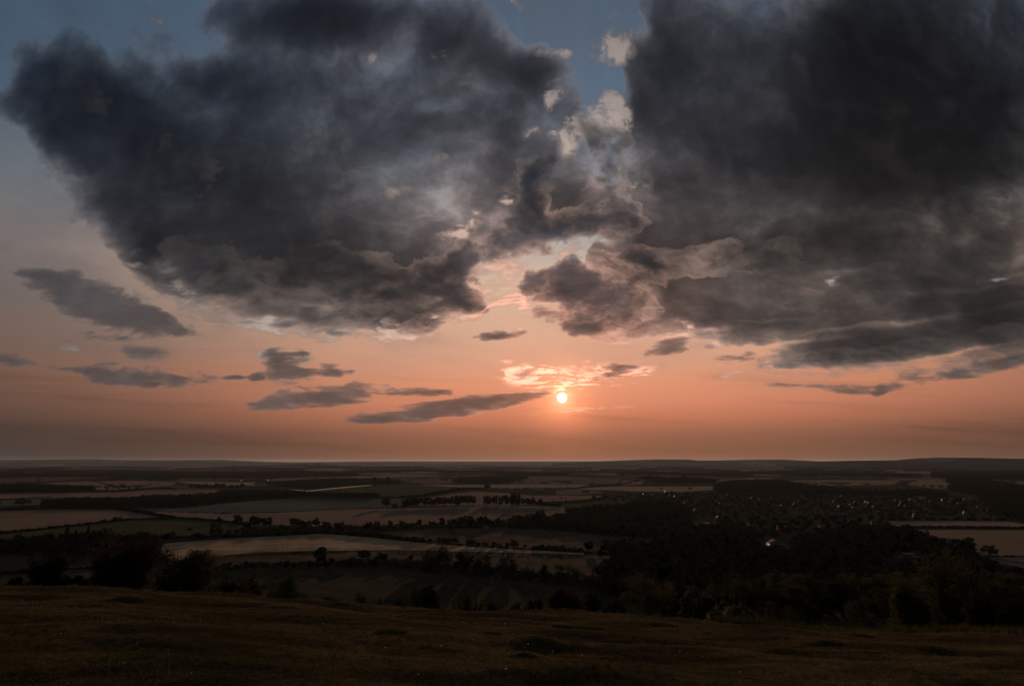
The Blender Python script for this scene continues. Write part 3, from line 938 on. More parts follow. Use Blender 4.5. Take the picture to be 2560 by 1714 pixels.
HM = hill_mat()
ridge('hills', 24000, 5000, [(-300, 1152), (0, 1149), (150, 1148), (220, 1147), (300, 1149), (420, 1149.5), (560, 1149), (600, 1151), (660, 1153.5), (760, 1156)], HM)
ridge('hills', 27000, 5000, [(600, 1156), (760, 1155), (900, 1153), (1010, 1152.5), (1150, 1153), (1300, 1153), (1480, 1152.5), (1600, 1155)], HM)
ridge('hills', 18000, 4000, [(1380, 1158), (1480, 1153), (1560, 1150), (1640, 1147.5), (1725, 1148), (1740, 1150), (1800, 1150), (1900, 1148), (1960, 1148), (2060, 1153), (2160, 1157)], HM)
ridge('hills', 11000, 2600, [(1960, 1158), (2040, 1153), (2120, 1151), (2240, 1149.5), (2290, 1145), (2340, 1143), (2440, 1143.5), (2560, 1146), (2800, 1147), (2950, 1158)], HM)
ridge('hill', 14500, 900, [(560, 1166), (640, 1163), (690, 1161.5), (735, 1160.5), (758, 1158.6), (778, 1160.6), (795, 1158.2), (820, 1161), (860, 1163.5), (940, 1167)], HM)
ridge('hill', 9500, 700, [(500, 1171), (540, 1166), (600, 1163.5), (650, 1164.5), (720, 1168), (780, 1172)], HM)
# ------------------------------------------------------------------ foliage builders
def leaf_quads(C, N, size, r, squash=0.75):
    """A small leaf-spray quad at each centre C, facing roughly along N."""
    n = len(C)
    N = N + r.normal(0, 0.38, (n, 3))
    N /= np.linalg.norm(N, axis=1, keepdims=True) + 1e-9
    a = np.cross(N, r.normal(0, 1, (n, 3)))
    a /= np.linalg.norm(a, axis=1, keepdims=True) + 1e-9
    b = np.cross(N, a)
    s = size * r.uniform(0.55, 1.25, (n, 1))
    t = s * squash
    V = np.stack([C - a * s, C - b * t * r.uniform(.5, 1, (n, 1)), C + a * s, C + b * t * r.uniform(.5, 1, (n, 1))], 1)
    F = np.arange(4 * n).reshape(n, 4)
    return V.reshape(-1, 3), F


def crown_points(n, r, lobes, shell=0.55):
    """Points spread through lumpy lobes (centre, radii); denser towards each lobe's skin."""
    w = np.array([l[1][0] * l[1][1] + l[1][2] for l in lobes], float)
    pick = r.choice(len(lobes), n, p=w / w.sum())
    c = np.array([lobes[i][0] for i in pick], float)
    q = np.array([lobes[i][1] for i in pick], float)
    d = r.normal(0, 1, (n, 3))
    d /= np.linalg.norm(d, axis=1, keepdims=True)
    rad = shell + (1 - shell) * r.random((n, 1)) ** 0.6
    rad *= 1 + 0.16 * np.sin(5 * d[:, :1] + 3 * d[:, 1:2] + pick[:, None]) * np.cos(4 * d[:, 2:3])
    return c + d * q * rad, d


def tree_data(seed, kind, n, size):
    """Unit-height tree (1 m) at the origin: crown data, trunk data."""
    r = np.random.default_rng(seed)
    lobes = []
    if kind == 'round':
        for k in range(13):
            a = r.uniform(0, 2 * math.pi)
            z = r.uniform(0.34, 0.86)
            w = 0.30 * math.sqrt(max(0.05, 1 - ((z - 0.55) / 0.42) ** 2))
            q = r.uniform(0.13, 0.20)
            lobes.append(((w * math.cos(a), w * math.sin(a), z), (q, q, q * 0.8)))
        lobes.append(((0, 0, 0.58), (0.28, 0.28, 0.30)))
    elif kind == 'broad':
        for k in range(16):
            a = r.uniform(0, 2 * math.pi)
            z = r.uniform(0.30, 0.82)
            w = 0.46 * math.sqrt(max(0.05, 1 - ((z - 0.48) / 0.44) ** 2))
            q = r.uniform(0.14, 0.22)
            lobes.append(((w * math.cos(a), w * math.sin(a), z), (q, q, q * 0.75)))
        lobes.append(((0, 0, 0.52), (0.36, 0.36, 0.28)))
    elif kind == 'tall':
        for k in range(12):
            a = r.uniform(0, 2 * math.pi)
            z = r.uniform(0.25, 0.90)
            w = 0.16 * math.sqrt(max(0.05, 1 - ((z - 0.5) / 0.5) ** 2))
            q = r.uniform(0.10, 0.15)
            lobes.append(((w * math.cos(a), w * math.sin(a), z), (q, q, q * 1.1)))
        lobes.append(((0, 0, 0.58), (0.16, 0.16, 0.38)))
    elif kind == 'poplar':
        for k in range(9):
            z = 0.16 + 0.80 * k / 8
            q = 0.085 * math.sin(math.pi * (0.12 + 0.80 * k / 8)) + 0.015
            lobes.append(((r.normal(0, .012), r.normal(0, .012), z), (q, q, 0.10)))
    elif kind == 'cone':
        for k in range(11):
            z = 0.10 + 0.86 * k / 10
            q = 0.24 * (1 - z) + 0.02
            lobes.append(((r.normal(0, .02), r.normal(0, .02), z), (q, q, 0.07)))
    elif kind == 'bush':
        for k in range(12):
            a = r.uniform(0, 2 * math.pi)
            z = r.uniform(0.14, 0.80)
            w = 0.48 * math.sqrt(max(0.05, 1 - (max(z - 0.2, 0) / 0.78) ** 2)) * r.uniform(.6, 1)
            q = r.uniform(0.16, 0.26)
            lobes.append(((w * math.cos(a), w * math.sin(a), z), (q, q, q * 0.8)))
        lobes.append(((0, 0, 0.35), (0.42, 0.42, 0.36)))
    P, D = crown_points(n, r, lobes)
    if kind == 'bush':
        P[:, 2] = np.abs(P[:, 2])
    top = P[:, 2].max()
    P[:, 2] /= top
    V, F = leaf_quads(P, D, size, r)
    crown = (V, F)
    m = MB()
    th = {'poplar': .018, 'tall': .026, 'cone': .02, 'bush': .03}.get(kind, .034)
    lean = r.normal(0, .015, 2)
    m.tube([(0, 0, -0.04), (lean[0], lean[1], 0.18), (lean[0] * 2, lean[1] * 2, 0.42), (lean[0] * 3, lean[1] * 3, 0.66)], [th * 1.25, th, th * .7, th * .3], 7)
    for l in lobes[: (7 if kind in ('round', 'broad', 'bush') else 3)]:
        c = np.array(l[0])
        z0 = 0.20 if kind != 'bush' else 0.04
        s = np.array([lean[0], lean[1], z0 + r.uniform(0, .12)])
        m.tube([s, s * .5 + c * .5 + [0, 0, -.02], c], [th * .5, th * .32, th * .10], 5)
    return crown, m


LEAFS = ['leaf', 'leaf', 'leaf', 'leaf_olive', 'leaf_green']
PROTO = {}


def proto(kind, k, lod, mat):
    """Shared mesh data: crown and trunk of one of several trees of a kind, in three finenesses."""
    key = (kind, k, lod, mat)
    if key not in PROTO:
        n, s = {0: (420, .075), 1: (2000, .045), 2: (3600, .026), 3: (9000, .0165)}[lod]
        (V, F), m = tree_data(100 * k + len(kind) * 7, kind, n, s)
        PROTO[key] = (mesh('crown', V, F, M[mat], link_it=False), m.data('trunk', M['bark']))
    return PROTO[key]


def tree(name, p, h, w, label, cat, group, kind='round', lod=1, mat='leaf', k=None, rz=None):
    """A tree or bush standing at p: an Empty with crown and trunk; h height, w width in metres."""
    k = int(rng.integers(0, 4)) if k is None else k
    rz = float(rng.uniform(0, 6.28)) if rz is None else rz
    base = {'round': .86, 'broad': 1.25, 'tall': .56, 'poplar': .2, 'cone': .48, 'bush': 1.25}[kind]
    s = w / base
    t = thing(name, tuple(p), label, cat, group, rz, (s, s, h))
    c, b = proto(kind, k, lod, mat)
    place('crown', c, t)
    place('trunk', b, t)
    return t


def lod_for(p):
    d = math.hypot(p[0], p[1])
    return 0 if d > 1900 else 1 if d > 700 else 2 if d > 190 else 3


def tree_px(name, px, py, hpx, wpx, label, cat='tree', group=None, kind='round', mat='leaf', at=None):
    """Tree whose foot is seen at (px, py), with the height and width it has in the photograph."""
    p = ground_at(px, py) if at is None else at
    sc_ = p[1] / FPX
    return tree(name, (p[0], p[1], p[2] - 0.1), hpx * sc_, wpx * sc_, label, cat, group, kind, lod_for(p), mat)


def scatter(poly, spacing, n_max=4000, hrange=(8, 15)):
    """Spots on the land inside an outline traced in the photograph, roughly `spacing` metres apart."""
    poly = np.asarray(poly, float)
    g = np.array([ground_at(x, y) for x, y in poly])
    # work in (azimuth, distance) so that long outlines stay well shaped
    u = g[:, 0] / g[:, 1]
    y0, y1 = g[:, 1].min(), g[:, 1].max()
    cells = {}
    out = []
    tries = 0
    area_try = int(min(60000, 14 * ((u.max() - u.min()) * (y1 + y0) / 2 * (y1 - y0)) / spacing ** 2 + 200))
    yy = np.sqrt(rng.uniform(y0 ** 2, y1 ** 2, area_try))
    xx = rng.uniform(u.min(), u.max(), area_try) * yy
    zz = height(xx, yy)
    X, Y = to_px(np.stack([xx, yy, zz], -1))
    ok = inside(poly, X, Y)
    for x, y, z in zip(xx[ok], yy[ok], zz[ok]):
        c = (int(x // spacing), int(y // spacing))
        if any((x - a) ** 2 + (y - b) ** 2 < spacing ** 2 * .7 for i in (-1, 0, 1) for j in (-1, 0, 1) for a, b in cells.get((c[0] + i, c[1] + j), ())):
            continue
        cells.setdefault(c, []).append((x, y))
        out.append((x, y, z))
        if len(out) >= n_max:
            break
    return np.array(out).reshape(-1, 3)


def mass(name, pts, label, cat, hr=(9, 15), wr=(8, 13), n=90, mat='leaf', size=None, kind='stuff', sink=0.25, group=None):
    """Many crowns in one object: a wood or thicket that reads as one."""
    Vs, Fs, c = [], [], 0
    for p in pts:
        h = rng.uniform(*hr)
        w = rng.uniform(*wr)
        lob = [((0, 0, .52), (.42, .42, .46))] + [((rng.uniform(-.3, .3), rng.uniform(-.3, .3), rng.uniform(.45, .85)), (.24, .24, .18)) for _ in range(5)]
        P, D = crown_points(n, rng, lob, .82)
        P = P * [w, w, h] + p + [0, 0, -sink]
        V, F = leaf_quads(P, D, (size or 0.11) * (w * .6 + h * .4), rng)
        Vs.append(V)
        Fs.append(F + c)
        c += len(V)
    o = mesh(name, np.vstack(Vs), np.vstack(Fs), M[mat])
    tag(o, label, cat, group, kind)
    return o


def along(poly, step):
    """Points every `step` metres along a line traced on the land."""
    g = [ground_at(x, y) for x, y in poly]
    out = []
    for a, b in zip(g[:-1], g[1:]):
        n = max(1, int(np.linalg.norm(b[:2] - a[:2]) / step))
        for i in range(n):
            q = a + (b - a) * (i + rng.uniform(0, .8)) / n
            q[2] = float(height(q[0], q[1]))
            out.append(q)
    return np.array(out)


def hedge(poly, label, h=2.6, w=3.0, jitter=0.45, mat='leaf', n=None, cat='hedge', name='hedge', gaps=0.0):
    g0 = ground_at(*poly[len(poly) // 2])
    step = max(1.6, g0[1] / 700.0)
    P = along(poly, step)
    if gaps:
        keep = np.sin(np.arange(len(P)) * 0.37 + P[:, 0] * .05) + rng.normal(0, .4, len(P)) > (gaps * 2 - 1)
        P = P[keep]
    n = n or int(max(10, min(70, 52000 / max(g0[1], 500))))
    Vs, Fs, c = [], [], 0
    for p in P:
        hh = h * rng.uniform(1 - jitter, 1 + jitter)
        D = rng.normal(0, 1, (n, 3))
        D /= np.linalg.norm(D, axis=1, keepdims=True)
        C = p + D * [w * .55 + step * .3, w * .55 + step * .2, hh * .52] * rng.uniform(.6, 1.05, (n, 1)) + [0, 0, hh * .48]
        V, F = leaf_quads(C, D, 0.30 * (hh + w) * .5, rng)
        Vs.append(V)
        Fs.append(F + c)
        c += len(V)
    o = mesh(name, np.vstack(Vs), np.vstack(Fs), M[mat])
    return tag(o, label, cat)


# ------------------------------------------------------------------ woods far and near
WOODS = [
    ('long dark wood on the low rise below the hazy skyline on the left', [(0, 1192), (90, 1184), (130, 1179), (220, 1177), (330, 1178), (440, 1181), (640, 1182), (760, 1179), (880, 1184), (900, 1190), (760, 1195), (640, 1198), (440, 1200), (300, 1196), (150, 1195), (0, 1196)], 26, (16, 26), (22, 34), 'leaf'),
    ('flat dark wood at the left edge above the pale strip field', [(0, 1219), (60, 1216), (150, 1219), (225, 1223), (235, 1230), (120, 1231), (0, 1231)], 15, (13, 19), (12, 19), 'leaf'),
    ('broad dark wood stretching left of the blue green field', [(100, 1266), (115, 1258), (200, 1254), (300, 1255), (345, 1249), (420, 1246), (470, 1244), (520, 1243), (560, 1236), (640, 1232), (740, 1235), (800, 1241), (800, 1243), (760, 1243), (700, 1246), (650, 1248), (560, 1257), (500, 1264), (430, 1269), (280, 1270), (110, 1270)], 13, (11, 17), (11, 17), 'leaf'),
    ('straight dark tree belt behind the blue green field', [(790, 1241), (860, 1243), (945, 1243), (946, 1248), (860, 1247.5), (790, 1244.5)], 11, (15, 19), (10, 15), 'leaf'),
    ('wooded copse between the pale strips and the olive field', [(640, 1212), (740, 1203), (840, 1197), (930, 1198), (1000, 1201), (1000, 1210), (930, 1211), (860, 1215), (780, 1222), (740, 1221)], 22, (9, 14), (12, 22), 'leaf'),
    ('dark spinney above the ploughed field in the middle distance', [(1130, 1208), (1150, 1197), (1200, 1195), (1260, 1192), (1320, 1190), (1320, 1195), (1275, 1206), (1230, 1209)], 20, (12, 20), (14, 22), 'leaf'),
    ('wood of mixed trees right of the pale wheat field', [(1275, 1312), (1290, 1302), (1350, 1303), (1420, 1300), (1480, 1297), (1560, 1303), (1600, 1314), (1500, 1316), (1530, 1322), (1620, 1324), (1640, 1340), (1500, 1338), (1400, 1328), (1275, 1320)], 11.5, (10, 17), (9, 15), 'leaf'),
    ('wood on the near side of the village roofs', [(1412, 1286), (1450, 1278), (1500, 1272), (1560, 1270), (1600, 1262), (1660, 1258), (1720, 1280), (1720, 1296), (1600, 1306), (1560, 1302), (1440, 1297)], 13, (9, 15), (10, 16), 'leaf'),
    ('scrubby wood behind the round hedgerow trees', [(570, 1335), (620, 1326), (700, 1322), (850, 1322), (1000, 1318), (1100, 1314), (1200, 1306), (1300, 1303), (1340, 1303), (1300, 1320), (1100, 1322), (900, 1330), (800, 1333), (640, 1340)], 10, (4, 9), (7, 12), 'leaf'),
    ('dark grove behind the hawthorns on the left', [(0, 1388), (0, 1366), (60, 1360), (120, 1356), (160, 1352), (240, 1350), (330, 1356), (390, 1360), (390, 1372), (230, 1387)], 10, (9, 15), (9, 14), 'leaf'),
    ('trees and gardens on the near side of the village', [(1560, 1300), (1640, 1282), (1720, 1297), (1725, 1300), (1725, 1320), (1800, 1320), (1800, 1306), (1850, 1318), (1835, 1332), (1900, 1336), (1990, 1338), (1900, 1352), (1720, 1352), (1620, 1350), (1500, 1342), (1510, 1328), (1620, 1328), (1700, 1327), (1600, 1312)], 14, (7, 14), (10, 16), 'leaf'),
    ('wooded ridge behind the right hand village fields', [(2330, 1184), (2400, 1180), (2560, 1180), (2600, 1190), (2600, 1202), (2480, 1201), (2400, 1212), (2370, 1210), (2370, 1198), (2330, 1196)], 24, (16, 24), (20, 30), 'leaf'),
    ('wooded edge at the far right above the village gardens', [(2370, 1222), (2400, 1212), (2480, 1206), (2540, 1216), (2600, 1222), (2600, 1300), (2560, 1310), (2500, 1298), (2480, 1268), (2440, 1240), (2380, 1232)], 18, (11, 18), (12, 20), 'leaf'),
    ('woods along the far edge of the village', [(1780, 1226), (1800, 1214), (1840, 1205), (1900, 1203), (1960, 1206), (2000, 1214), (2060, 1224), (2180, 1231), (2330, 1232), (2370, 1236), (2360, 1246), (2200, 1243), (2050, 1240), (1900, 1236), (1800, 1232)], 20, (12, 20), (14, 22), 'leaf'),
    ('rough thicket of shrubs under the big trees beside the dark pasture', [(540, 1424), (640, 1418), (760, 1414), (900, 1406), (1000, 1408), (1090, 1418), (1200, 1428), (1320, 1440), (1420, 1452), (1530, 1468), (1530, 1478), (1400, 1464), (1300, 1450), (1200, 1440), (1090, 1430), (1000, 1420), (900, 1417), (760, 1421), (640, 1424), (540, 1430)], 6.5, (4, 8.5), (6, 10), 'leaf'),
]
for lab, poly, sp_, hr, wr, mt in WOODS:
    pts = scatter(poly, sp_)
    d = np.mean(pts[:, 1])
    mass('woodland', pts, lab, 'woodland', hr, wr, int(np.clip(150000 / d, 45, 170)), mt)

# low dark strips of trees lost in the haze
far_rng = np.random.default_rng(5)
STRIPS = [(0, 60, 1184, 2), (20, 150, 1176, 2), (60, 180, 1170, 2), (200, 420, 1168, 2), (440, 640, 1173, 2), (640, 760, 1174, 2), (860, 1000, 1180, 3), (980, 1110, 1177, 3), (1100, 1260, 1180, 3), (1240, 1340, 1184, 4),
          (1180, 1330, 1171, 2), (1330, 1480, 1172, 3), (1400, 1540, 1180, 4), (1500, 1640, 1177, 3), (1540, 1700, 1184, 4), (1600, 1760, 1172, 3), (1690, 1880, 1187, 4), (1800, 1960, 1183, 4), (1700, 1840, 1177, 2), (1880, 2060, 1181, 4), (1960, 2120, 1188, 3),
          (2040, 2200, 1181, 4), (2100, 2300, 1189, 4), (2100, 2260, 1173, 3), (2260, 2420, 1176, 3), (2300, 2560, 1170, 3), (1990, 2060, 1176, 3), (900, 1060, 1169, 2), (1040, 1240, 1165, 1.5), (760, 900, 1168, 1.5), (1440, 1620, 1166, 2), (1640, 1900, 1167, 2), (1900, 2200, 1166, 2),
          (1600, 1660, 1197, 4), (1640, 1790, 1203, 8), (1330, 1420, 1187, 4)]
for i, (x0, x1, y, t) in enumerate(STRIPS):
    pts = scatter([(x0, y), ((x0 + x1) / 2, y - t * .6), (x1, y - .3), (x1, y + t * .5), (x0, y + t * .6)], 34, 260)
    if len(pts) < 3:
        continue
    mass('woodland', pts, 'low dark belt of trees fading into the haze of the far plain', 'woodland', (12, 22), (26, 44), 26, 'leaf', 0.2, group='dark tree belts across the hazy plain')

# clumps of beeches crowning the two round hills on the skyline
for x0, x1, y, lab in ((752, 769, 1159.2, 'ragged clump of trees on the left one of two round hills at the skyline'), (784, 806, 1158.9, 'smooth dome of trees on the right one of two round hills at the skyline')):
    pts = []
    for k in range(26):
        d = ray(x0 + (x1 - x0) * rng.random(), y)
        yy = 14500 + rng.uniform(-60, 60)
        pts.append((d[0] / d[1] * yy, yy, d[2] / d[1] * yy - 3))
    mass('woodland', np.array(pts), lab, 'woodland', (14, 30), (18, 30), 40)

# ------------------------------------------------------------------ hedges
HEDGES = [
    ([(0, 1333), (60, 1328), (120, 1322), (180, 1315), (240, 1308), (300, 1302), (330, 1299), (400, 1297), (440, 1296), (500, 1299), (560, 1305), (610, 1311)], 'dark hedge climbing along the front edge of the left wheat field', 3.4, 3.4, 0.0),
    ([(296, 1272), (330, 1276), (352, 1281), (380, 1286), (405, 1291), (440, 1296)], 'bushy hedge slanting down between the two wheat fields', 4.5, 4.5, 0.1),
    ([(0, 1248), (60, 1246), (130, 1243)], 'thin hedge behind the small blue green field at the left edge', 3.5, 4.0, 0.0),
    ([(0, 1275), (60, 1274), (150, 1272), (280, 1271.5), (310, 1271)], 'low hedge along the back of the left wheat field', 4.0, 4.5, 0.0),
    ([(0, 1211), (100, 1207), (200, 1201.5), (290, 1200), (440, 1201.5)], 'long thin hedge below the rise on the left', 4.5, 6.0, 0.0),
    ([(228, 1202), (245, 1204), (262, 1209), (280, 1217), (288, 1219.5)], 'short thin hedge running down the pink field on the left', 3.0, 4.0, 0.2),
    ([(235, 1228), (300, 1227), (360, 1222.5), (400, 1221), (440, 1223)], 'low scrubby hedge right of the flat dark wood', 5.5, 7.0, 0.0),
    ([(180, 1352), (420, 1347), (560, 1343), (700, 1337), (800, 1333), (870, 1336)], 'thick black hedge along the top of the mown field', 3.8, 5.5, 0.0),
    ([(870, 1337), (930, 1341), (1000, 1350), (1060, 1356)], 'overgrown hedge of round bushes at the corner of the mown field', 5.0, 6.0, 0.0),
    ([(1060, 1357), (1150, 1362), (1280, 1371), (1400, 1378), (1540, 1384)], 'low hedge beneath the row of single trees', 1.8, 2.5, 0.15),
    ([(1332, 1374), (1370, 1375), (1412, 1378)], 'clipped bushy stretch of hedge between single trees', 5.6, 5.0, 0.0),
    ([(940, 1243), (1000, 1243), (1060, 1240)], 'hedge below the olive green field', 4.5, 6.0, 0.0),
    ([(1060, 1239), (1100, 1233), (1140, 1226), (1180, 1222), (1215, 1221)], 'hedge curving up to the lone tree above the poplars', 6.5, 8.0, 0.0),
    ([(1130, 1219), (1200, 1220.5), (1300, 1221.5), (1400, 1220), (1450, 1219)], 'gappy hedge along the front of the far pale field', 4.0, 6.0, 0.15),
    ([(1360, 1257), (1420, 1255), (1470, 1252), (1515, 1244), (1560, 1240)], 'hedge curving right of the poplar field towards the village', 4.0, 5.0, 0.0),
    ([(2215, 1317.5), (2300, 1318.5), (2400, 1319), (2560, 1320.5), (2600, 1321)], 'straight black hedge between the two fields at the right edge', 3.2, 3.4, 0.0),
    ([(2205, 1300), (2300, 1299.5), (2420, 1299.5), (2530, 1301)], 'row of separate round bushes behind the upper right field', 4.6, 4.5, 0.42),
    ([(2425, 1390), (2500, 1390.5), (2600, 1391)], 'broken line of low bushes below the big right field', 1.7, 1.9, 0.45),
    ([(0, 1434), (60, 1431), (120, 1427), (200, 1422), (260, 1419)], 'thin dark hedge glimpsed behind the left hawthorns', 2.2, 2.6, 0.0),
    ([(1555, 1198), (1600, 1201), (1545, 1212), (1480, 1216)], 'hedge round the small pale field left of the village', 4.5, 6.0, 0.0),
    ([(2255, 1212), (2275, 1204), (2290, 1200)], 'short hedge between two pinkish fields on the right', 4.0, 6.0, 0.0),
    ([(2040, 1232), (2150, 1231), (2250, 1229), (2345, 1231)], 'dark hedge below the narrow pale strip on the right', 5.0, 8.0, 0.0),
    ([(1970, 1199), (2100, 1198), (2250, 1198.5)], 'hedge along the far side of the wide pinkish field on the right', 4.0, 6.0, 0.1),
    ([(420, 1281), (490, 1281.5), (560, 1283), (700, 1281)], 'thin dark margin between the blue green field and the wheat', 1.2, 2.0, 0.3),
]
for poly, lab, h, w, g in HEDGES:
    hedge(poly, lab, h, w, gaps=g)
# rank growth on the mown and rough fields
for lab, poly, spc in [('strip of rank weeds tapering across the mown field', [(560, 1391), (640, 1384), (720, 1380), (800, 1377), (870, 1377), (870, 1381), (800, 1383), (700, 1387), (620, 1391)], 3.6),
                       ('scrubby growth along the front of the mown field', [(960, 1376), (1060, 1379), (1180, 1382), (1300, 1387), (1430, 1391), (1430, 1397), (1300, 1394), (1180, 1390), (1060, 1388), (980, 1384)], 5.2)]:
    mass('scrub', scatter(poly, spc), lab, 'scrub', (.5, 1.7), (1.6, 4.2), 30, 'leaf_olive', .22)
# ------------------------------------------------------------------ single trees of the vale
G_ROW = 'round trees along the middle hedgerow'
for (px, py, h, w, kd) in [(593, 1317, 30, 24, 'round'), (619, 1318, 20, 26, 'bush'), (640, 1320, 30, 36, 'round'), (667, 1319, 27, 24, 'round'), (735, 1320, 26, 30, 'round'), (752, 1320, 20, 24, 'round'), (768, 1319, 18, 20, 'round'),
                           (790, 1319, 24, 20, 'round'), (815, 1321, 18, 24, 'round'), (847, 1324, 20, 30, 'broad'), (885, 1325, 14, 26, 'broad'), (922, 1323, 19, 18, 'round'), (942, 1322, 20, 18, 'round'), (975, 1321, 20, 14, 'round'), (1006, 1322, 21, 26, 'broad'),
                           (1028, 1320, 12, 18, 'round'), (1048, 1318, 20, 14, 'tall'), (1080, 1316, 14, 26, 'broad'), (1105, 1318, 24, 16, 'round'), (1126, 1317, 20, 18, 'round'), (1142, 1318, 24, 22, 'round'), (1158, 1316, 27, 20, 'round'), (1177, 1316, 27, 20, 'round'), (1200, 1316, 26, 18, 'round'), (1214, 1316, 26, 20, 'round'), (1228, 1318, 18, 18, 'round'), (1244, 1312, 18, 14, 'round')]:
    tree_px('hedgerow_tree', px, py, h, w, 'round crowned tree in the middle hedgerow below the wheat field', 'tree', G_ROW, kd)
for (px, py, h, w, kd, lab) in [
    (480, 1222, 14, 14, 'round', None), (493, 1223, 14, 16, 'round', None), (506, 1222, 10, 10, 'round', None), (516, 1222, 13, 14, 'round', None), (528, 1222, 9, 14, 'round', None), (541, 1223, 16, 18, 'round', None), (557, 1222, 13, 14, 'round', None), (577, 1222, 11, 14, 'round', None), (592, 1222, 11, 12, 'round', None), (604, 1221, 14, 14, 'round', None)]:
    tree_px('field_tree', px, py, h, w, 'dark tree in the short row on the edge of the far pink field', 'tree', 'short row of far trees behind the broad wood', kd)
for (px, py, h, w, kd) in [(965, 1270, 26, 22, 'round'), (985, 1271, 14, 18, 'bush'), (1010, 1270, 20, 20, 'bush'), (1024, 1270, 26, 26, 'round'), (1042, 1269, 26, 26, 'round'), (1063, 1268, 25, 24, 'round'), (1080, 1267, 22, 22, 'round'), (1095, 1266, 24, 22, 'round'), (1112, 1266, 24, 22, 'round'), (1128, 1265, 25, 20, 'round'), (1143, 1265, 27, 20, 'tall'), (1158, 1264, 26, 20, 'round'), (1170, 1264, 26, 20, 'round'), (1182, 1264, 26, 18, 'round')]:
    tree_px('grove_tree', px, py, h, w, 'full crowned tree of the grove in the middle of the wheat fields', 'tree', 'grove trees in the middle of the wheat fields', kd)
for i in range(10):
    tree_px('avenue_tree', 1212 + 7.4 * i, 1263.5 - .1 * i, 24 + 2 * math.sin(i * 2.1), 9.5, 'slim tree with bare stem in the planted row left of the poplars', 'tree', 'planted row of slim trees left of the poplars', 'tall')
for px, h, lab in [(1279, 31, 'poplar nearest the planted row, first of the four'), (1285, 32, 'second poplar from the planted row'), (1291.5, 29, 'third poplar from the planted row'), (1298, 29, 'poplar farthest from the planted row, beside round trees')]:
    tree_px('poplar_tree', px, 1263, h, 8, lab, 'poplar', None, 'poplar')
for (px, py, h, w) in [(1310, 1264, 20, 16), (1322, 1265, 20, 18), (1333, 1265, 20, 14), (1345, 1266, 16, 18), (1352, 1266, 20, 12), (1362, 1267, 14, 16), (1378, 1267, 11, 18), (1396, 1268, 10, 16)]:
    tree_px('grove_tree', px, py, h, w, 'low round tree trailing right of the poplars', 'tree', 'low trees right of the poplars', 'round')
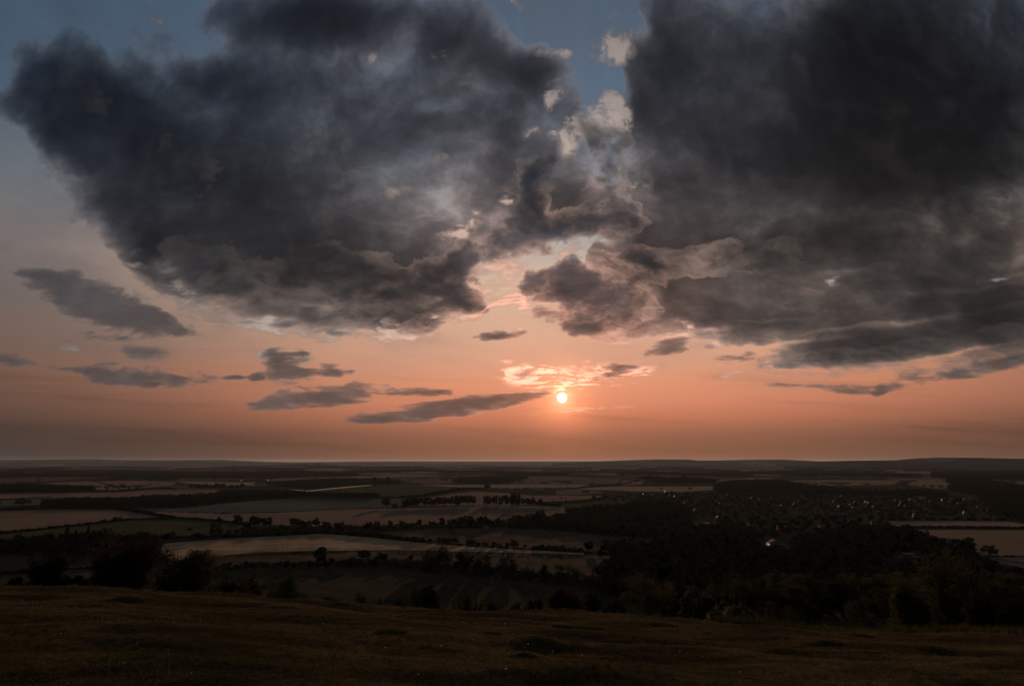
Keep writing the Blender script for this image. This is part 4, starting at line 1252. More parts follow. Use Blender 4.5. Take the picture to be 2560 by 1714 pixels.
SINGLES = [
    (427, 1347, 18, 24, 'round', 'round tree on the near edge of the small green field'),
    (492, 1349, 18, 24, 'round', 'smaller round tree left of the tall irregular tree in the green field'),
    (538, 1347, 40, 34, 'broad', 'tall irregular tree standing over the black hedge by the green field'),
    (572, 1346, 15, 16, 'round', 'small round tree right of the tall irregular tree'),
    (474, 1327, 9, 10, 'round', 'tiny lone tree out in the small green field'),
    (56, 1266, 20, 40, 'broad', 'wide dark tree beside the small blue green field at the left edge'),
    (225, 1227, 15, 16, 'round', 'rounded tree at the right end of the flat dark wood'),
    (307, 1222, 10, 12, 'round', 'single tree on the pink field right of the flat dark wood'),
    (98, 1204, 8, 10, 'round', 'tiny tree alone on the farthest left field'),
    (282, 1200.5, 6, 9, 'round', 'first of three tiny trees on the hedge below the rise'),
    (295, 1200.5, 8, 9, 'round', 'middle one of three tiny trees on the hedge below the rise'),
    (306, 1200.5, 7, 7, 'round', 'last of three tiny trees on the hedge below the rise'),
    (259, 1306, 9, 14, 'round', 'rounded bush like tree on the hedge climbing the left wheat field'),
    (294, 1303, 13, 26, 'broad', 'spreading tree on the hedge climbing the left wheat field'),
    (547, 1306, 15, 16, 'round', 'small tree where the hedge meets the middle hedgerow'),
    (492, 1281, 4, 9, 'bush', 'tiny bush on the margin of the blue green field, left one'),
    (557, 1284, 4, 9, 'bush', 'tiny bush on the margin of the blue green field, right one'),
    (798, 1411, 42, 38, 'tall', 'stout dark tree with square top in front of the mown field'),
    (908, 1402, 28, 34, 'round', 'round dark tree on the hedge below the mown field'),
    (952, 1404, 24, 34, 'broad', 'low spreading tree just right of the round dark tree'),
    (1026, 1403, 16, 12, 'round', 'little bushy tree at the edge of the rough field'),
    (1092, 1424, 52, 74, 'broad', 'largest spreading tree of the line beside the dark pasture'),
    (1160, 1432, 46, 48, 'round', 'full round tree right of the largest spreading tree'),
    (1206, 1438, 48, 50, 'round', 'tall full tree in the line beside the dark pasture'),
    (1268, 1444, 48, 52, 'round', 'dark rounded tree standing highest above the right half of the pasture hedge'),
    (1322, 1450, 34, 34, 'bush', 'shaggy bush between two big trees beside the dark pasture'),
    (1360, 1452, 38, 28, 'tall', 'upright pale trunked tree beside the dark pasture'),
    (1418, 1458, 44, 80, 'broad', 'wide dark tree near the right end of the pasture line'),
    (1470, 1466, 34, 44, 'bush', 'last bushy tree at the right end of the pasture line'),
    (1352, 1277, 0, 0, None, None),
    (1350, 1306, 32, 26, 'round', 'lone round tree rising above the wood beside the wheat field'),
    (1218, 1223, 15, 18, 'round', 'lone full tree on the skyline hedge above the poplar row'),
    (935, 1212, 20, 12, 'tall', 'left one of two upright trees in the copse by the olive field'),
    (970, 1212, 20, 12, 'tall', 'right one of two upright trees in the copse by the olive field'),
    (1075, 1356, 11, 12, 'round', 'first small tree right of the overgrown hedge'),
    (1100, 1359, 15, 26, 'broad', 'broad small tree in the row under the brown field'),
    (1118, 1360, 17, 18, 'round', 'third small tree in the row under the brown field'),
    (1137, 1360, 15, 24, 'broad', 'fourth, wider tree in the row under the brown field'),
    (1172, 1364, 18, 14, 'round', 'left tree of a close pair in the row under the brown field'),
    (1184, 1365, 17, 14, 'round', 'right tree of a close pair in the row under the brown field'),
    (1197, 1365, 11, 12, 'round', 'small bush beside the close pair of trees'),
    (1213, 1366, 12, 16, 'round', 'round bush in the thin middle of the tree row'),
    (1234, 1368, 14, 18, 'round', 'round tree in the thin middle of the tree row'),
    (1249, 1368, 10, 12, 'round', 'low round bush left of the two stout row trees'),
    (1268, 1369, 13, 12, 'round', 'small round tree beside a larger round one in the row'),
    (1285, 1370, 22, 24, 'round', 'larger round tree standing by itself in the row'),
    (1312, 1371, 11, 10, 'round', 'small tree left of the clipped stretch of hedge'),
    (1430, 1380, 14, 26, 'broad', 'low wide tree right of the clipped stretch of hedge'),
    (1450, 1381, 12, 18, 'round', 'small round tree before the taller row tree'),
    (1472, 1382, 29, 24, 'round', 'taller upright tree near the right end of the row'),
    (1499, 1384, 11, 12, 'round', 'small bush between the two biggest row trees'),
    (1526, 1386, 36, 46, 'round', 'biggest round tree at the right end of the row'),
    (1556, 1386, 36, 40, 'round', 'round tree joining the row to the wood'),
    (2412, 1390, 46, 54, 'round', 'big dark tree in front of the large field at the right'),
    (2474, 1390, 27, 40, 'broad', 'umbrella shaped tree alone in front of the large field at the right'),
    (165, 1364, 44, 14, 'tall', 'dark upright conifer in the left grove, first of three spires'),
    (187, 1364, 38, 18, 'cone', 'pointed conifer in the left grove, middle of three spires'),
    (216, 1364, 50, 20, 'cone', 'tallest pointed conifer of the left grove'),
    (260, 1366, 46, 52, 'broad', 'large rounded tree right of the conifers in the left grove'),
    (345, 1360, 30, 60, 'broad', 'low broad tree at the right end of the left grove'),
    (385, 1360, 24, 26, 'round', 'round tree closing the left grove by the green field'),
    (2060, 1226, 16, 16, 'round', 'far round tree behind the village by the narrow pale strip'),
]
for (px, py, h, w, kd, lab) in SINGLES:
    if kd is None:
        continue
    nm = {'bush': 'bush', 'cone': 'conifer_tree'}.get(kd, 'broadleaf_tree')
    tree_px(nm, px, py, h, w, lab, {'bush': 'bush', 'cone': 'conifer'}.get(kd, 'tree'), None, kd)

# ------------------------------------------------------------------ the wood under the hill, on the right
WOODP = [(1500, 1480), (1492, 1452), (1520, 1412), (1545, 1392), (1560, 1372), (1640, 1362), (1720, 1350), (1850, 1356), (1900, 1372), (1975, 1366), (1990, 1352), (2100, 1335), (2230, 1326), (2268, 1330), (2325, 1352), (2395, 1380), (2440, 1396), (2490, 1436), (2600, 1446), (2600, 1580), (2300, 1560), (2000, 1540), (1700, 1525), (1600, 1515)]
HOLES = [[(2225, 1384), (2320, 1384), (2320, 1424), (2225, 1424)], [(1895, 1350), (1985, 1350), (1985, 1382), (1895, 1382)]]
cand = []
for band, spc in (((70, 330), 8.6), ((330, 620), 11.5), ((620, 1250), 13.5)):
    pts = scatter(WOODP, spc, 1500)
    cand.append(pts[(pts[:, 1] >= band[0]) & (pts[:, 1] < band[1])])
wood = np.vstack(cand)
X, Y = to_px(wood)
keep = np.ones(len(wood), bool)
for h_ in HOLES:
    keep &= ~inside(h_, X, Y)
wood = wood[keep]
order = np.argsort(wood[:, 1])
wood = wood[order]
# those nearest to the viewer, one by one; the rest of the wood as one mass
near_n = 0
MATS = ['leaf', 'leaf_olive', 'leaf_olive', 'leaf_green', 'leaf', 'leaf_red']
rest = []
for p in wood:
    d = p[1]
    if near_n < 285:
        h = rng.uniform(5.5, 10.5) if d < 250 else rng.uniform(7, 15)
        w = h * rng.uniform(.95, 1.35)
        kd = ['round', 'broad', 'round', 'bush', 'tall', 'broad'][int(rng.integers(0, 6))]
        mt = MATS[int(rng.integers(0, 6))]
        lab = {'leaf': 'dark green', 'leaf_olive': 'olive tinged', 'leaf_green': 'fresher green', 'leaf_red': 'rusty brown'}[mt] + {'round': ' round', 'broad': ' spreading', 'bush': ' bushy', 'tall': ' upright'}[kd] + ' tree crowded into the wood below the hill'
        tree('wood_tree', (p[0], p[1], p[2] - .3), h, w, lab, 'tree', 'trees of the wood below the hill', kd, 2, mt)
        near_n += 1
    else:
        rest.append(p)
mass('woodland', np.array(rest), 'dense dark wood spreading from the hill foot to the village', 'woodland', (7, 15), (11, 17), 190)

# ------------------------------------------------------------------ village trees
VILL = [(1560, 1262), (1600, 1244), (1680, 1236), (1780, 1232), (1900, 1238), (2050, 1243), (2200, 1246), (2360, 1248), (2440, 1250), (2480, 1270), (2500, 1296), (2300, 1297), (2210, 1300), (2220, 1318), (2180, 1332), (2000, 1336), (1850, 1322), (1790, 1300), (1720, 1294), (1640, 1280)]
vp = scatter(VILL, 17, 800)
vp = vp[np.argsort(vp[:, 1])]
for i, p in enumerate(vp[:70]):
    tree('garden_tree', (p[0], p[1], p[2] - .2), rng.uniform(7, 13), rng.uniform(8, 13), 'dark tree among the near houses of the village', 'tree', 'trees among the near village houses', ['round', 'broad', 'tall'][i % 3], 1, 'leaf')
mass('woodland', vp[70:], 'scattered dark trees filling the gardens of the far village', 'woodland', (7, 13), (9, 15), 70)

# ------------------------------------------------------------------ buildings
def gable_house(w, l, eave, ridge_h, wall, roof, over=0.35):
    """Wall and roof data of a gabled building, ridge along y."""
    hw = w / 2
    wm = MB().box(-hw, hw, -l / 2, l / 2, -0.4, eave)
    for s in (-1, 1):
        y = s * l / 2
        wm.add([(-hw, y, eave), (hw, y, eave), (0, y, ridge_h - .05), (0, y, ridge_h - .05)], [(0, 1, 2, 3)])
    rm = MB()
    t = .22
    for s in (-1, 1):
        a = [(0, -l / 2 - over, ridge_h), (0, l / 2 + over, ridge_h), (s * (hw + over), l / 2 + over, eave - over * (ridge_h - eave) / hw), (s * (hw + over), -l / 2 - over, eave - over * (ridge_h - eave) / hw)]
        b = [(x, y, z + t) for x, y, z in a]
        rm.add(a + b, [(0, 1, 2, 3), (4, 7, 6, 5), (0, 4, 5, 1), (1, 5, 6, 2), (2, 6, 7, 3), (3, 7, 4, 0)])
    return wm.data('wall', M[wall]), rm.data('roof', M[roof])


HOUSE = []
for k, (w, l, e, r_, wall, roof) in enumerate([(7, 10, 4.8, 8.2, 'dull_wall', 'roof_tile'), (7.5, 12, 5, 8.8, 'brick', 'roof_tile'), (6.5, 9, 4.6, 7.6, 'dull_wall', 'roof_slate'), (8, 14, 5, 8.6, 'brick', 'roof_slate'), (7, 11, 4.8, 8.2, 'white_wall', 'roof_tile'), (7.5, 10, 4.8, 8.0, 'white_wall', 'roof_slate')]):
    a, b = gable_house(w, l, e, r_, wall, roof)
    ch = MB().box(-.45, .45, l * .30, l * .30 + .9, e + 1.2, r_ + 1.3).data('chimney', M['brick'])
    wi = MB().box(-.6, .6, -.05, .03, 0, 1.15).data('window', M['glass'])
    HOUSE.append((a, b, ch, (wi, w, l), ['dull rendered house with brown tiled roof', 'brick house with brown tiled roof', 'dull rendered house with slate roof', 'long brick house with slate roof', 'white house with brown tiled roof', 'white house with slate roof'][k]))


def house(x, y, k, rz, label, group=None, sc=1.0, windows=False):
    a, b, ch, wi, _ = HOUSE[k]
    t = thing('house', (x, y, float(height(x, y))), label, 'house', group, rz, (sc, sc, sc))
    place('wall', a, t)
    r_ = place('roof', b, t)
    place('chimney', ch, r_)
    if windows:
        for zz in (1.0, 3.2):
            for xx in (-wi[1] * .22, wi[1] * .22):
                place('window', wi[0], t, (xx, -wi[2] / 2 - .01, zz))
    return t


hp = scatter(VILL, 40, 120)
for i, p in enumerate(hp):
    k = int(rng.integers(0, 4))
    house(p[0], p[1], k, float(rng.choice([0.3, 0.35, 1.9, 1.2, 2.7]) + rng.normal(0, .15)), HOUSE[k][4] + ' among the village trees', 'houses of the village')
for i in range(34):
    px, py = 1480 + rng.uniform(0, 260), 1232 + rng.uniform(0, 14)
    p = ground_at(px, py + (px < 1560) * 4)
    house(p[0], p[1], int(rng.integers(0, 4)), float(rng.uniform(0, 3.1)), 'small house in the dense terraces at the far left of the village', 'houses of the far left terraces')
for (px, py, k, rz, lab) in [(1752, 1251, 2, .3, 'pale gabled house standing in front of the terraces'), (1768, 1247, 0, 1.5, 'pale house end catching light beside the terraces'), (1902, 1252, 2, .4, 'white gable in the middle of the village'), (1946, 1271, 0, .2, 'white gable below the village middle'),
                             (1885, 1280, 0, .9, 'white house in the nearer village'), (1818, 1266, 2, .7, 'pale house left of the village middle'), (2007, 1243, 0, .3, 'white house on the far side of the village'), (2415, 1286, 2, .15, 'bright white house near the right edge of the village'),
                             (2290, 1286, 0, 1.4, 'white bungalow above the bushes behind the right field'), (2318, 1281, 2, .8, 'white house beside the white bungalow'), (1724, 1302, 0, .7, 'pale house by the playing field'), (2128, 1312, 2, .5, 'pale house at the village edge by the wood'), (2112, 1293, 0, .3, 'tall pale house above the wood edge'), (2135, 1308, 1, 1.2, 'brick house at the village edge by the wood'),
                             (2296, 1410, 0, 1.3, 'white walled house hidden in the wood on the right'), (2270, 1402, 3, 1.7, 'slate roofed house hidden in the wood on the right'), (412, 1345, 2, 1.5, 'small white house under the trees by the green field'), (1215, 1323, 2, .6, 'small white house among the middle hedgerow trees')]:
    p = ground_at(px, py)
    house(p[0], p[1], {0: 4, 2: 5}.get(k, k), rz, lab, windows=True)


def shed(px, py, w, l, eave, top, rz, label, wall='cladding', roof='sheet_roof', nm='shed'):
    p = ground_at(px, py)
    a, b = gable_house(w, l, eave, top, wall, roof, .5)
    t = thing(nm, (p[0], p[1], p[2]), label, nm.replace('_', ' '), None, rz)
    place('wall', a, t)
    place('roof', b, t)
    d = MB().box(-w * .22, w * .22, -l / 2 - .09, -l / 2 + .04, 0, eave * .86).build('door', M['wood'], t)
    return t


shed(1942, 1370, 17, 24, 6, 10.5, 0.05, 'big barn with pale sheet roof rising out of the wood', nm='barn')
shed(2293, 1251, 14, 40, 5, 7.5, 1.45, 'long pale roofed shed on the right of the village', nm='shed')
shed(2305, 1247, 12, 26, 5, 7.5, 1.6, 'shorter pale roofed shed behind the long one')
shed(2372, 1252, 12, 36, 5, 7.2, 1.5, 'pale roofed shed right of the long pair')
shed(2424, 1251, 12, 30, 5, 7.2, 1.52, 'pale roofed shed farthest right in the village')
shed(345, 1355, 9, 22, 3.5, 6, 1.1, 'pale roofed farm shed peeping out of the left grove')
shed(592, 1202, 16, 46, 6, 9, 1.5, 'white farm shed on the edge of the far left wood')
shed(660, 1201, 16, 40, 6, 9, 1.45, 'second white farm shed right of the first on the far wood edge')
shed(498, 1200, 12, 26, 5, 8, 1.4, 'small pale shed left of the white farm sheds')
shed(1404, 1223.5, 14, 30, 5, 7.5, 1.2, 'low barn with shining roof on the far pale field')
shed(1464, 1229, 12, 26, 5, 7.5, 1.4, 'low grey barn right of the shining one')
shed(1350, 1229, 16, 34, 5, 8, 1.5, 'farm building half hidden by trees left of the shining barn')
shed(1478, 1212, 12, 24, 6, 9, .6, 'white farmhouse like barn on the far hedge')
shed(905, 1184, 16, 50, 5, 8, 1.5, 'far pale shed in the wood above the pale strips')
shed(1003, 1183.5, 16, 50, 5, 8, 1.5, 'far pale shed right of the first above the pale strips')


def greenhouse(px, py, w, l, rz):
    p = ground_at(px, py)
    m, bs = new_mat('greenhouse_glass')
    bs.inputs['Base Color'].default_value = (.5, .5, .5, 1)
    bs.inputs['Roughness'].default_value = .12
    bs.inputs['Specular IOR Level'].default_value = .8
    bs.inputs['Metallic'].default_value = .6
    M['ghouse'] = m
    a, b = gable_house(w, l, 4, 5.2, 'ghouse', 'ghouse', .1)
    t = thing('greenhouse', (p[0], p[1], p[2]), 'long greenhouse glinting in the far haze', 'greenhouse', None, rz)
    place('wall', a, t)
    place('roof', b, t)
    MB().box(-w * .5 - .1, w * .5 + .1, -l / 2 - .12, -l / 2 + .1, -.3, .9).build('plinth', M['brick'], t)


greenhouse(1233, 1169.5, 60, 150, 1.5)


def utility_pole(px, py, h, lab):
    p = ground_at(px, py)
    t = thing('utility_pole', tuple(p), lab, 'utility pole')
    MB().tube([(0, 0, -.5), (0, 0, h * .6), (0, 0, h)], [.22, .2, .17], 8).build('post', M['wood'], t)
    a = MB().box(-1.3, 1.3, -.09, .09, h - .9, h - .68).build('crossarm', M['wood'], t)
    for x in (-1.1, 0, 1.1):
        MB().tube([(x, 0, h - .68), (x, 0, h - .5), (x, 0, h - .38)], [.09, .13, .05], 8).build('insulator', M['house_wall'], a)


utility_pole(705, 1386, 10.5, 'thin wooden pole at the weed strip of the mown field')
utility_pole(981, 1368, 10.5, 'wooden pole at the front of the mown field')
utility_pole(1440, 1348, 11, 'wooden pole in the brown field before the wood')
# ------------------------------------------------------------------ bushes along the brow of the hill
def brow(px, dist):
    """Point on the land at a given distance in the direction of a pixel column."""
    d = ray(px, 1500)
    x = d[0] / d[1] * dist
    return np.array([x, dist, float(height(x, dist))])


def top_height(px, py, p):
    """Height above p of the line of sight through (px, py) at p's distance."""
    d = ray(px, py)
    return d[2] / d[1] * p[1] - p[2]


def hawthorn(px0, px1, top, dist, label, seed, lean=0.0, mat='leaf', n=9000, spray=26, name='hawthorn_bush', cat='bush', open_=0.5):
    """A wind-shaped thorn: several stems, forking limbs, sprays of leaves towards the tips."""
    r = np.random.default_rng(seed)
    pm = 0.5 * (px0 + px1)
    p = brow(pm, dist)
    H = top_height(pm, top, p) * 1.06
    Wd = (px1 - px0) / FPX * dist
    t = thing(name, tuple(p), label, cat)
    wood = MB()
    tips = []
    stems = r.integers(4, 7)
    for s in range(stems):
        a = r.uniform(0, 2 * math.pi)
        b0 = np.array([.25 * math.cos(a), .25 * math.sin(a), -.4])
        b1 = np.array([Wd * .16 * math.cos(a) + lean * H * .1, Wd * .16 * math.sin(a), H * .30])
        b2 = np.array([Wd * .28 * math.cos(a) + lean * H * .3, Wd * .26 * math.sin(a), H * r.uniform(.5, .68)])
        wood.tube([b0, b1, b2], [.13, .085, .045], 6)
        for q in range(spray):
            f = r.uniform(.12, 1)
            o = (b0 + (b1 - b0) * f * 2) if f < .5 else (b1 + (b2 - b1) * (f - .5) * 2)
            g = r.uniform(0, 2 * math.pi)
            reach = Wd * r.uniform(.16, .36)
            e = o + np.array([reach * math.cos(g) + lean * H * .22, reach * math.sin(g), H * r.uniform(-.05, .34)])
            e[2] = min(max(e[2] + H * .10 * r.random(), .15), H * r.uniform(.84, 1.02))
            e[0] = np.clip(e[0], -Wd * .5, Wd * .5) if lean == 0 else np.clip(e[0], -Wd * .5, Wd * .58)
            mid = o * .5 + e * .5 + [0, 0, H * .03]
            wood.tube([o, mid, e], [.030, .020, .008], 4)
            tips.append((mid, e))
    tips = np.array(tips)
    pick = r.integers(0, len(tips), n)
    f = r.random((n, 1)) ** .7
    C = tips[pick, 0] * (1 - f) + tips[pick, 1] * f + r.normal(0, 1, (n, 3)) * [.16 * open_ + .12, .16 * open_ + .12, .15 * open_ + .08] * (H / 4.0) ** .5
    keep = C[:, 2] > -.3
    C = C[keep]
    V, F = leaf_quads(C, r.normal(0, 1, C.shape), .085, r, .7)
    # a fuller heart low down
    lob = [((0, 0, H * .36), (Wd * .36, Wd * .36, H * .36))] + [((r.uniform(-.3, .3) * Wd, r.uniform(-.25, .25) * Wd, r.uniform(.3, .78) * H), (Wd * .17, Wd * .17, H * .15)) for _ in range(12)]
    P, D = crown_points(int(n * .8), r, lob, .5)
    V2, F2 = leaf_quads(P, D, .11, r, .7)
    mesh('foliage', np.vstack([V, V2]), np.vstack([F, F2 + len(V)]), M[mat], t)
    wood.build('branches', M['bark'], t)
    return t


def bush(px0, px1, top, dist, label, seed, mat='leaf', n=5200, name='bush', leaf=.10, low=False):
    r = np.random.default_rng(seed)
    pm = 0.5 * (px0 + px1)
    p = brow(pm, dist)
    H = top_height(pm, top, p)
    Wd = (px1 - px0) / FPX * dist
    t = thing(name, tuple(p), label, 'bush')
    lob = [((0, 0, H * .40), (Wd * .36, Wd * .34, H * .42))]
    for k in range(14):
        a = r.uniform(0, 2 * math.pi)
        z = r.uniform(.12, .84)
        w = Wd * .42 * math.sqrt(max(.06, 1 - z ** 2)) * r.uniform(.5, 1.0)
        q = r.uniform(.10, .17)
        lob.append(((w * math.cos(a), w * math.sin(a), z * H), (q * Wd, q * Wd, q * H * 1.1)))
    P, D = crown_points(n, r, lob, .6)
    # loose shoots poking out of the top
    S2 = []
    for k in range(26):
        a = r.uniform(0, 2 * math.pi)
        w = Wd * .4 * math.sqrt(r.random())
        z = H * .75 * math.sqrt(max(.05, 1 - (w / (Wd * .5)) ** 2))
        L = H * r.uniform(.08, .24)
        m_ = 26
        f = r.random((m_, 1))
        S2.append(np.array([w * math.cos(a), w * math.sin(a), z]) + f * np.array([r.normal(0, .3) * L, r.normal(0, .3) * L, L]) + r.normal(0, .04, (m_, 3)))
    S2 = np.vstack(S2)
    P = np.vstack([P, S2])
    D = np.vstack([D, r.normal(0, 1, S2.shape)])
    P[:, 2] = np.maximum(P[:, 2], -.3)
    V, F = leaf_quads(P, D, leaf, r, .7)
    mesh('foliage', V, F, M[mat], t)
    w = MB()
    for k in range(6):
        a = r.uniform(0, 2 * math.pi)
        w.tube([(0, 0, -.3), (Wd * .12 * math.cos(a), Wd * .12 * math.sin(a), H * .35), (Wd * .25 * math.cos(a), Wd * .25 * math.sin(a), H * .7)], [.08, .05, .015], 5)
    w.build('branches', M['bark'], t)
    return t


hawthorn(52, 168, 1384, 66, 'leftmost hawthorn on the hill brow, ragged with bare twigs to the right', 1, .10, 'leaf', 8000)
bush(10, 62, 1437, 63, 'low bush at the foot of the leftmost hawthorn', 2, 'leaf', 2600)
bush(128, 222, 1433, 64, 'low rounded bush between the first two hawthorns', 3, 'leaf', 4200)
hawthorn(212, 392, 1340, 69, 'tallest hawthorn on the brow with rusty leaves at its crown', 4, -.04, 'leaf_red', 15000, 34)
hawthorn(376, 532, 1360, 70, 'windblown hawthorn leaning right with feathery shoots at the top', 5, .16, 'leaf_olive', 13000, 32)
bush(500, 640, 1440, 66, 'low rusty thicket right of the windblown hawthorn', 6, 'leaf_red', 6000)
bush(584, 656, 1430, 72, 'dark round bush left of the fresh green bush', 7, 'leaf', 4200)
hawthorn(668, 752, 1412, 73, 'fresh green upright bush above the dark slope', 8, .06, 'leaf_green', 7000)
bush(640, 775, 1466, 66, 'wide black bramble mass at the foot of the fresh green bush', 9, 'leaf', 5200)
bush(786, 862, 1482, 66, 'small flat bush beside the bramble mass', 10, 'leaf', 3000)
bush(916, 968, 1492, 66, 'tiny low bush right of the lollipop tree', 11, 'leaf', 1800)
bush(950, 1026, 1489, 67, 'low dark bush in the hedge on the brow', 12, 'leaf', 2600)
bush(1018, 1110, 1461, 65, 'pointed dark bush standing out against the dark pasture', 13, 'leaf', 5600)
bush(1132, 1222, 1479, 66, 'rounded bush right of the pointed dark bush', 14, 'leaf_olive', 5200)
bush(1214, 1262, 1504, 65, 'tiny scrubby bush between two rounded bushes', 15, 'leaf', 1800)
bush(1256, 1312, 1502, 66, 'small dark bush left of the centre of the brow', 16, 'leaf', 2600)
bush(1304, 1368, 1492, 66, 'round black bush near the middle of the brow', 17, 'leaf', 3400)
hawthorn(1366, 1480, 1468, 66, 'brownish bush with a peaked top right of the middle', 18, 0, 'leaf_red', 7000)
bush(1452, 1512, 1474, 69, 'dark bush with upright shoots beside the brownish one', 19, 'leaf', 3600)
bush(1500, 1572, 1494, 66, 'low spreading bush left of the tree with a bare trunk', 20, 'leaf', 3600)
bush(1688, 1802, 1458, 62, 'big leafy bush at the edge of the turf right of the trunked tree', 21, 'leaf_olive', 7600)
bush(1640, 1720, 1476, 70, 'dark bush filling the gap behind the big leafy bush', 22, 'leaf', 3600)
bush(1800, 1900, 1490, 74, 'low scrub bush right of the big leafy bush', 23, 'leaf_olive', 3800)
bush(1888, 1990, 1490, 80, 'rusty scrub bush on the slope', 24, 'leaf_red', 3800)
bush(1985, 2100, 1482, 84, 'wide dark scrub bush on the slope', 25, 'leaf', 4600)
bush(2090, 2200, 1492, 84, 'olive scrub bush on the slope', 26, 'leaf_olive', 4200)
bush(2180, 2290, 1470, 86, 'dark scrub bush under the feathery trees', 27, 'leaf', 4600)
hawthorn(2300, 2440, 1376, 74, 'feathery tall thorn tree near the right edge with upright sprays', 28, .0, 'leaf_olive', 13000, 34, 'thorn_tree', 'tree')
hawthorn(2230, 2330, 1440, 72, 'smaller feathery thorn left of the tall one', 29, .0, 'leaf_olive', 7000)
hawthorn(2400, 2570, 1448, 66, 'sprawling rusty thorn at the right edge', 30, .05, 'leaf_red', 13000, 34)
hawthorn(2500, 2640, 1490, 58, 'dark thorn cut by the right edge of the view', 31, .0, 'leaf', 8000)

# two trees with clear trunks
p = brow(901, 65)
h_ = top_height(901, 1474, p)
tree('small_tree', tuple(p), h_, 36 / FPX * 65, 'little lollipop shaped tree with thin trunk on the brow', 'tree', None, 'round', 2, 'leaf', 1, .3)
p = brow(1622, 61)
h_ = top_height(1622, 1434, p)
tree('small_tree', tuple(p), h_, 138 / FPX * 61, 'wide crowned tree with a bare dark trunk on the brow', 'tree', None, 'broad', 3, 'leaf_olive', 2, 1.2)


# ------------------------------------------------------------------ turf
def turf(name, n, label, mat, hmin, hmax, seed, px_rng, py_rng, dens=None, wid=.010, per=5, lo=.03):
    """Tufts of grass blades over the hillside, thinner on the ground with distance."""
    r = np.random.default_rng(seed)
    y = np.exp(r.uniform(math.log(py_rng[0]), math.log(py_rng[1]), n * 3))
    u = r.uniform(px_rng[0], px_rng[1], n * 3)
    x = u * y
    z = height(x, y)
    if dens is not None:
        k = dens(x, y)
        ok = r.random(len(x)) < k
        x, y, z = x[ok], y[ok], z[ok]
    x, y, z = x[:n], y[:n], z[:n]
    n = len(x)
    C = np.stack([x, y, z], -1)
    V, F = [], []
    far = (y / 14.0)[:, None]
    for j in range(per):
        a = r.uniform(0, 2 * math.pi, n)
        L = r.uniform(hmin, hmax, (n, 1)) * (1 + .10 * far)
        lean = r.normal(0, .5, (n, 2)) + [0.25, 0]
        root = C + np.concatenate([r.normal(0, lo, (n, 2)) * far ** .6, np.full((n, 1), -.01)], 1)
        side = np.stack([np.cos(a), np.sin(a), np.zeros(n)], -1) * wid * far ** .7 * r.uniform(.6, 1.2, (n, 1))
        up = np.concatenate([lean * L * .8, L * .9], 1)
        midp = root + np.concatenate([lean * L * .22, L * .55], 1)
        tip = root + up
        base = sum(len(q) for q in V)
        V.append(np.stack([root - side, root + side, midp + side * .7, midp - side * .7, tip + side * .15, tip - side * .15], 1).reshape(-1, 3))
        i0 = base + np.arange(n)[:, None] * 6
        F.append(np.concatenate([i0 + [0, 1, 2, 3], i0 + [3, 2, 4, 5]], 0))
    o = mesh(name, np.vstack(V), np.vstack(F), M[mat])
    return tag(o, label, 'grass', None, 'stuff')


def patchy(x, y):
    q = np.sin(x * .55 + 1.3 * np.sin(y * .31)) * np.sin(y * .42 + 1.1 * np.sin(x * .23)) + .5 * np.sin(x * 1.7 + y * 1.1)
    return np.clip(.55 + .5 * q, .12, 1)


turf('grass', 30000, 'short dry turf covering the hillside', 'blade', .02, .055, 41, (-.86, .86), (10.5, 64), None, .007, 4)
turf('grass', 11000, 'greener patches of grass on the hillside', 'blade_green', .03, .075, 42, (-.86, .86), (10.5, 62), lambda x, y: np.clip(1 - patchy(x, y), 0, 1) ** 1.5, .008, 5)
turf('grass', 900, 'taller dry grass standing along the brow of the hill', 'blade', .07, .24, 43, (-.86, .86), (46, 66), None, .006, 6, .05)
turf('grass', 5200, 'rank green growth along the shrubby edge at the right', 'blade_green', .15, .55, 44, (.28, .86), (50, 84), None, .012, 7, .08)


def mound_grass():
    r = np.random.default_rng(51)
    for i, (mx_, my_, rx, ry, h) in enumerate(MOUNDS):
        t = thing('anthill', (mx_, my_, float(height(mx_, my_))), 'low grassy hummock casting a dark shadow on the turf', 'grass mound', 'grassy hummocks on the hillside')
        z0 = float(height(mx_, my_))
        V, F = [], []
        nr_, na_ = 5, 18
        for k in range(nr_ + 1):
            for j in range(na_):
                q = k / nr_ * (.80 + .12 * math.sin(j * 1.7 + i))
                x, y = rx * q * math.cos(2 * math.pi * j / na_), ry * q * math.sin(2 * math.pi * j / na_)
                lift = .035 * (1 - (k / nr_) ** 2) - (.02 if k == nr_ else 0)
                V.append((x, y, float(height(mx_ + x, my_ + y)) - z0 + lift))
        F = [(k * na_ + j, (k + 1) * na_ + j, (k + 1) * na_ + (j + 1) % na_, k * na_ + (j + 1) % na_) for k in range(nr_) for j in range(na_)]
        mesh('mound', V, F, M['moss'], t, True)
        n = 700
        a = r.uniform(0, 2 * math.pi, n)
        q = np.sqrt(r.random(n)) * .95
        x, y = rx * q * np.cos(a), ry * q * np.sin(a)
        C = np.stack([x, y, height(mx_ + x, my_ + y) - z0 + .03], -1)
        V, F = leaf_quads(C, r.normal(0, 1, (n, 3)) * [1, 1, .3], .030 * (my_ / 16) ** .5, r, .4)
        tag(mesh('grass', V, F, M['blade_green'] if i % 3 else M['blade'], t), kind='stuff')


mound_grass()

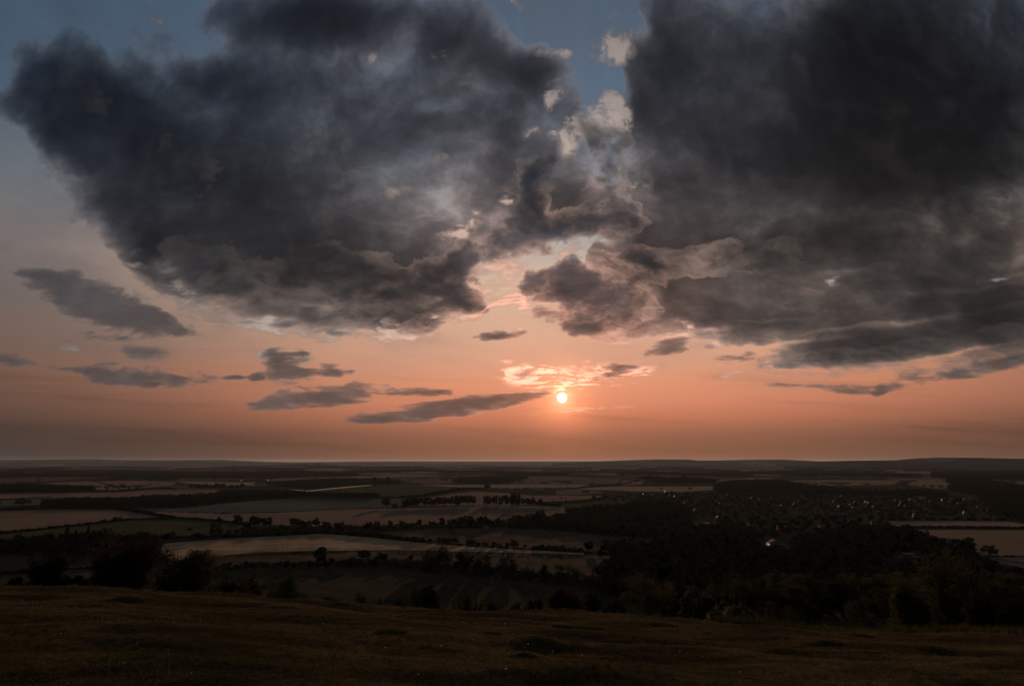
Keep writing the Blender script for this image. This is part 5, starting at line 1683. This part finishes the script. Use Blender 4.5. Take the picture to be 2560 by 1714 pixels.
# ------------------------------------------------------------------ flower heads and dry stalks
def flowers():
    r = np.random.default_rng(61)
    st = MB().tube([(0, 0, -.02), (.004, 0, .06), (.006, .004, .12)], [.004, .003, .003], 5).data('stem', M['stalk'])
    hd = MB()
    for k in range(14):
        a = 2 * math.pi * k / 14
        c, s = math.cos(a), math.sin(a)
        hd.add([(.004 * c, .004 * s, .120), (.020 * c - .006 * s, .020 * s + .006 * c, .128), (.030 * c, .030 * s, .124), (.020 * c + .006 * s, .020 * s - .006 * c, .128)], [(0, 1, 2, 3)])
    for k in range(8):
        a = 2 * math.pi * k / 8 + .2
        c, s = math.cos(a), math.sin(a)
        hd.add([(0, 0, .134), (.012 * c - .004 * s, .012 * s + .004 * c, .142), (.018 * c, .018 * s, .136), (.012 * c + .004 * s, .012 * s - .004 * c, .140)], [(0, 1, 2, 3)])
    hd = hd.data('flower_head', M['petal'])
    spots = [(12, 1560), (56, 1510), (152, 1592), (121, 1518), (342, 1615), (310, 1668), (468, 1562), (500, 1560), (606, 1560), (760, 1505), (808, 1563), (1165, 1563), (1258, 1595), (1183, 1608), (1312, 1624), (1382, 1637), (1455, 1643), (1103, 1623), (1046, 1697), (1640, 1552), (1428, 1550), (1262, 1568), (1700, 1632), (1738, 1568), (2052, 1665),
             (1745, 1570), (963, 1625), (1265, 1682), (295, 1488), (2440, 1548), (2500, 1556), (1388, 1551), (1394, 1551), (1160, 1563), (478, 1692), (760, 1544), (1320, 1617), (2300, 1670), (1850, 1690), (2130, 1640)]
    for i, (px, py) in enumerate(spots):
        p = hill_at(px, py)
        s = r.uniform(.55, 1.0) * (p[1] / 18) ** .35
        t = thing('flower', tuple(p), 'small white flower head in the dry turf', 'flower', 'white flower heads scattered in the turf', r.uniform(0, 6), (s, s, s * r.uniform(.6, 1.1)))
        place('stem', st, t)
        place('flower_head', hd, t)


flowers()


def stalks():
    r = np.random.default_rng(62)
    data = []
    for v in range(3):
        H = .42 + .08 * v
        m = MB().tube([(0, 0, -.03), (.01, 0, H * .5), (.03, .01, H)], [.006, .005, .003], 5)
        P = []
        for k in range(46):
            z = H * r.uniform(.45, 1.0)
            P.append((.01 + .02 * (z / H) + r.normal(0, .014), r.normal(0, .014), z))
        V, F = leaf_quads(np.array(P), r.normal(0, 1, (46, 3)), .016, r, .6)
        data.append((m.data('stem', M['stalk']), mesh('seed_head', V, F, M['stalk'], link_it=False)))
    for i, (px, py) in enumerate([(100, 1620), (133, 1592), (831, 1690), (790, 1690), (1520, 1600), (836, 1660), (606, 1700), (2102, 1605), (1330, 1625), (1228, 1605), (862, 1560), (270, 1700), (730, 1600), (1842, 1620), (2215, 1645), (1180, 1560), (1980, 1700), (1660, 1640), (420, 1690), (1106, 1700), (2420, 1680), (75, 1540), (520, 1530), (940, 1550), (1820, 1560)]):
        p = hill_at(px, py)
        s = r.uniform(.6, 1.1)
        t = thing('dry_stalk', tuple(p), 'thin dry seed stalk standing up from the turf', 'plant stalk', 'dry seed stalks standing in the turf', r.uniform(0, 6), (s, s, s))
        a, b = data[i % 3]
        place('stem', a, t)
        place('seed_head', b, t)


stalks()

# ------------------------------------------------------------------ haze over the plain
def haze():
    o = MB().box(-46000, 46000, -300, 62000, VALE - 60, 90).build('haze', None)
    m = bpy.data.materials.new('haze')
    m.use_nodes = True
    T = m.node_tree
    T.nodes.clear()
    v = T.nodes.new('ShaderNodeVolumePrincipled')
    v.inputs['Color'].default_value = (.66, .74, .92, 1)
    v.inputs['Density'].default_value = 0.0000068
    v.inputs['Anisotropy'].default_value = 0.30
    out = T.nodes.new('ShaderNodeOutputMaterial')
    T.links.new(v.outputs[0], out.inputs['Volume'])
    o.data.materials.append(m)
    tag(o, kind='stuff')


haze()
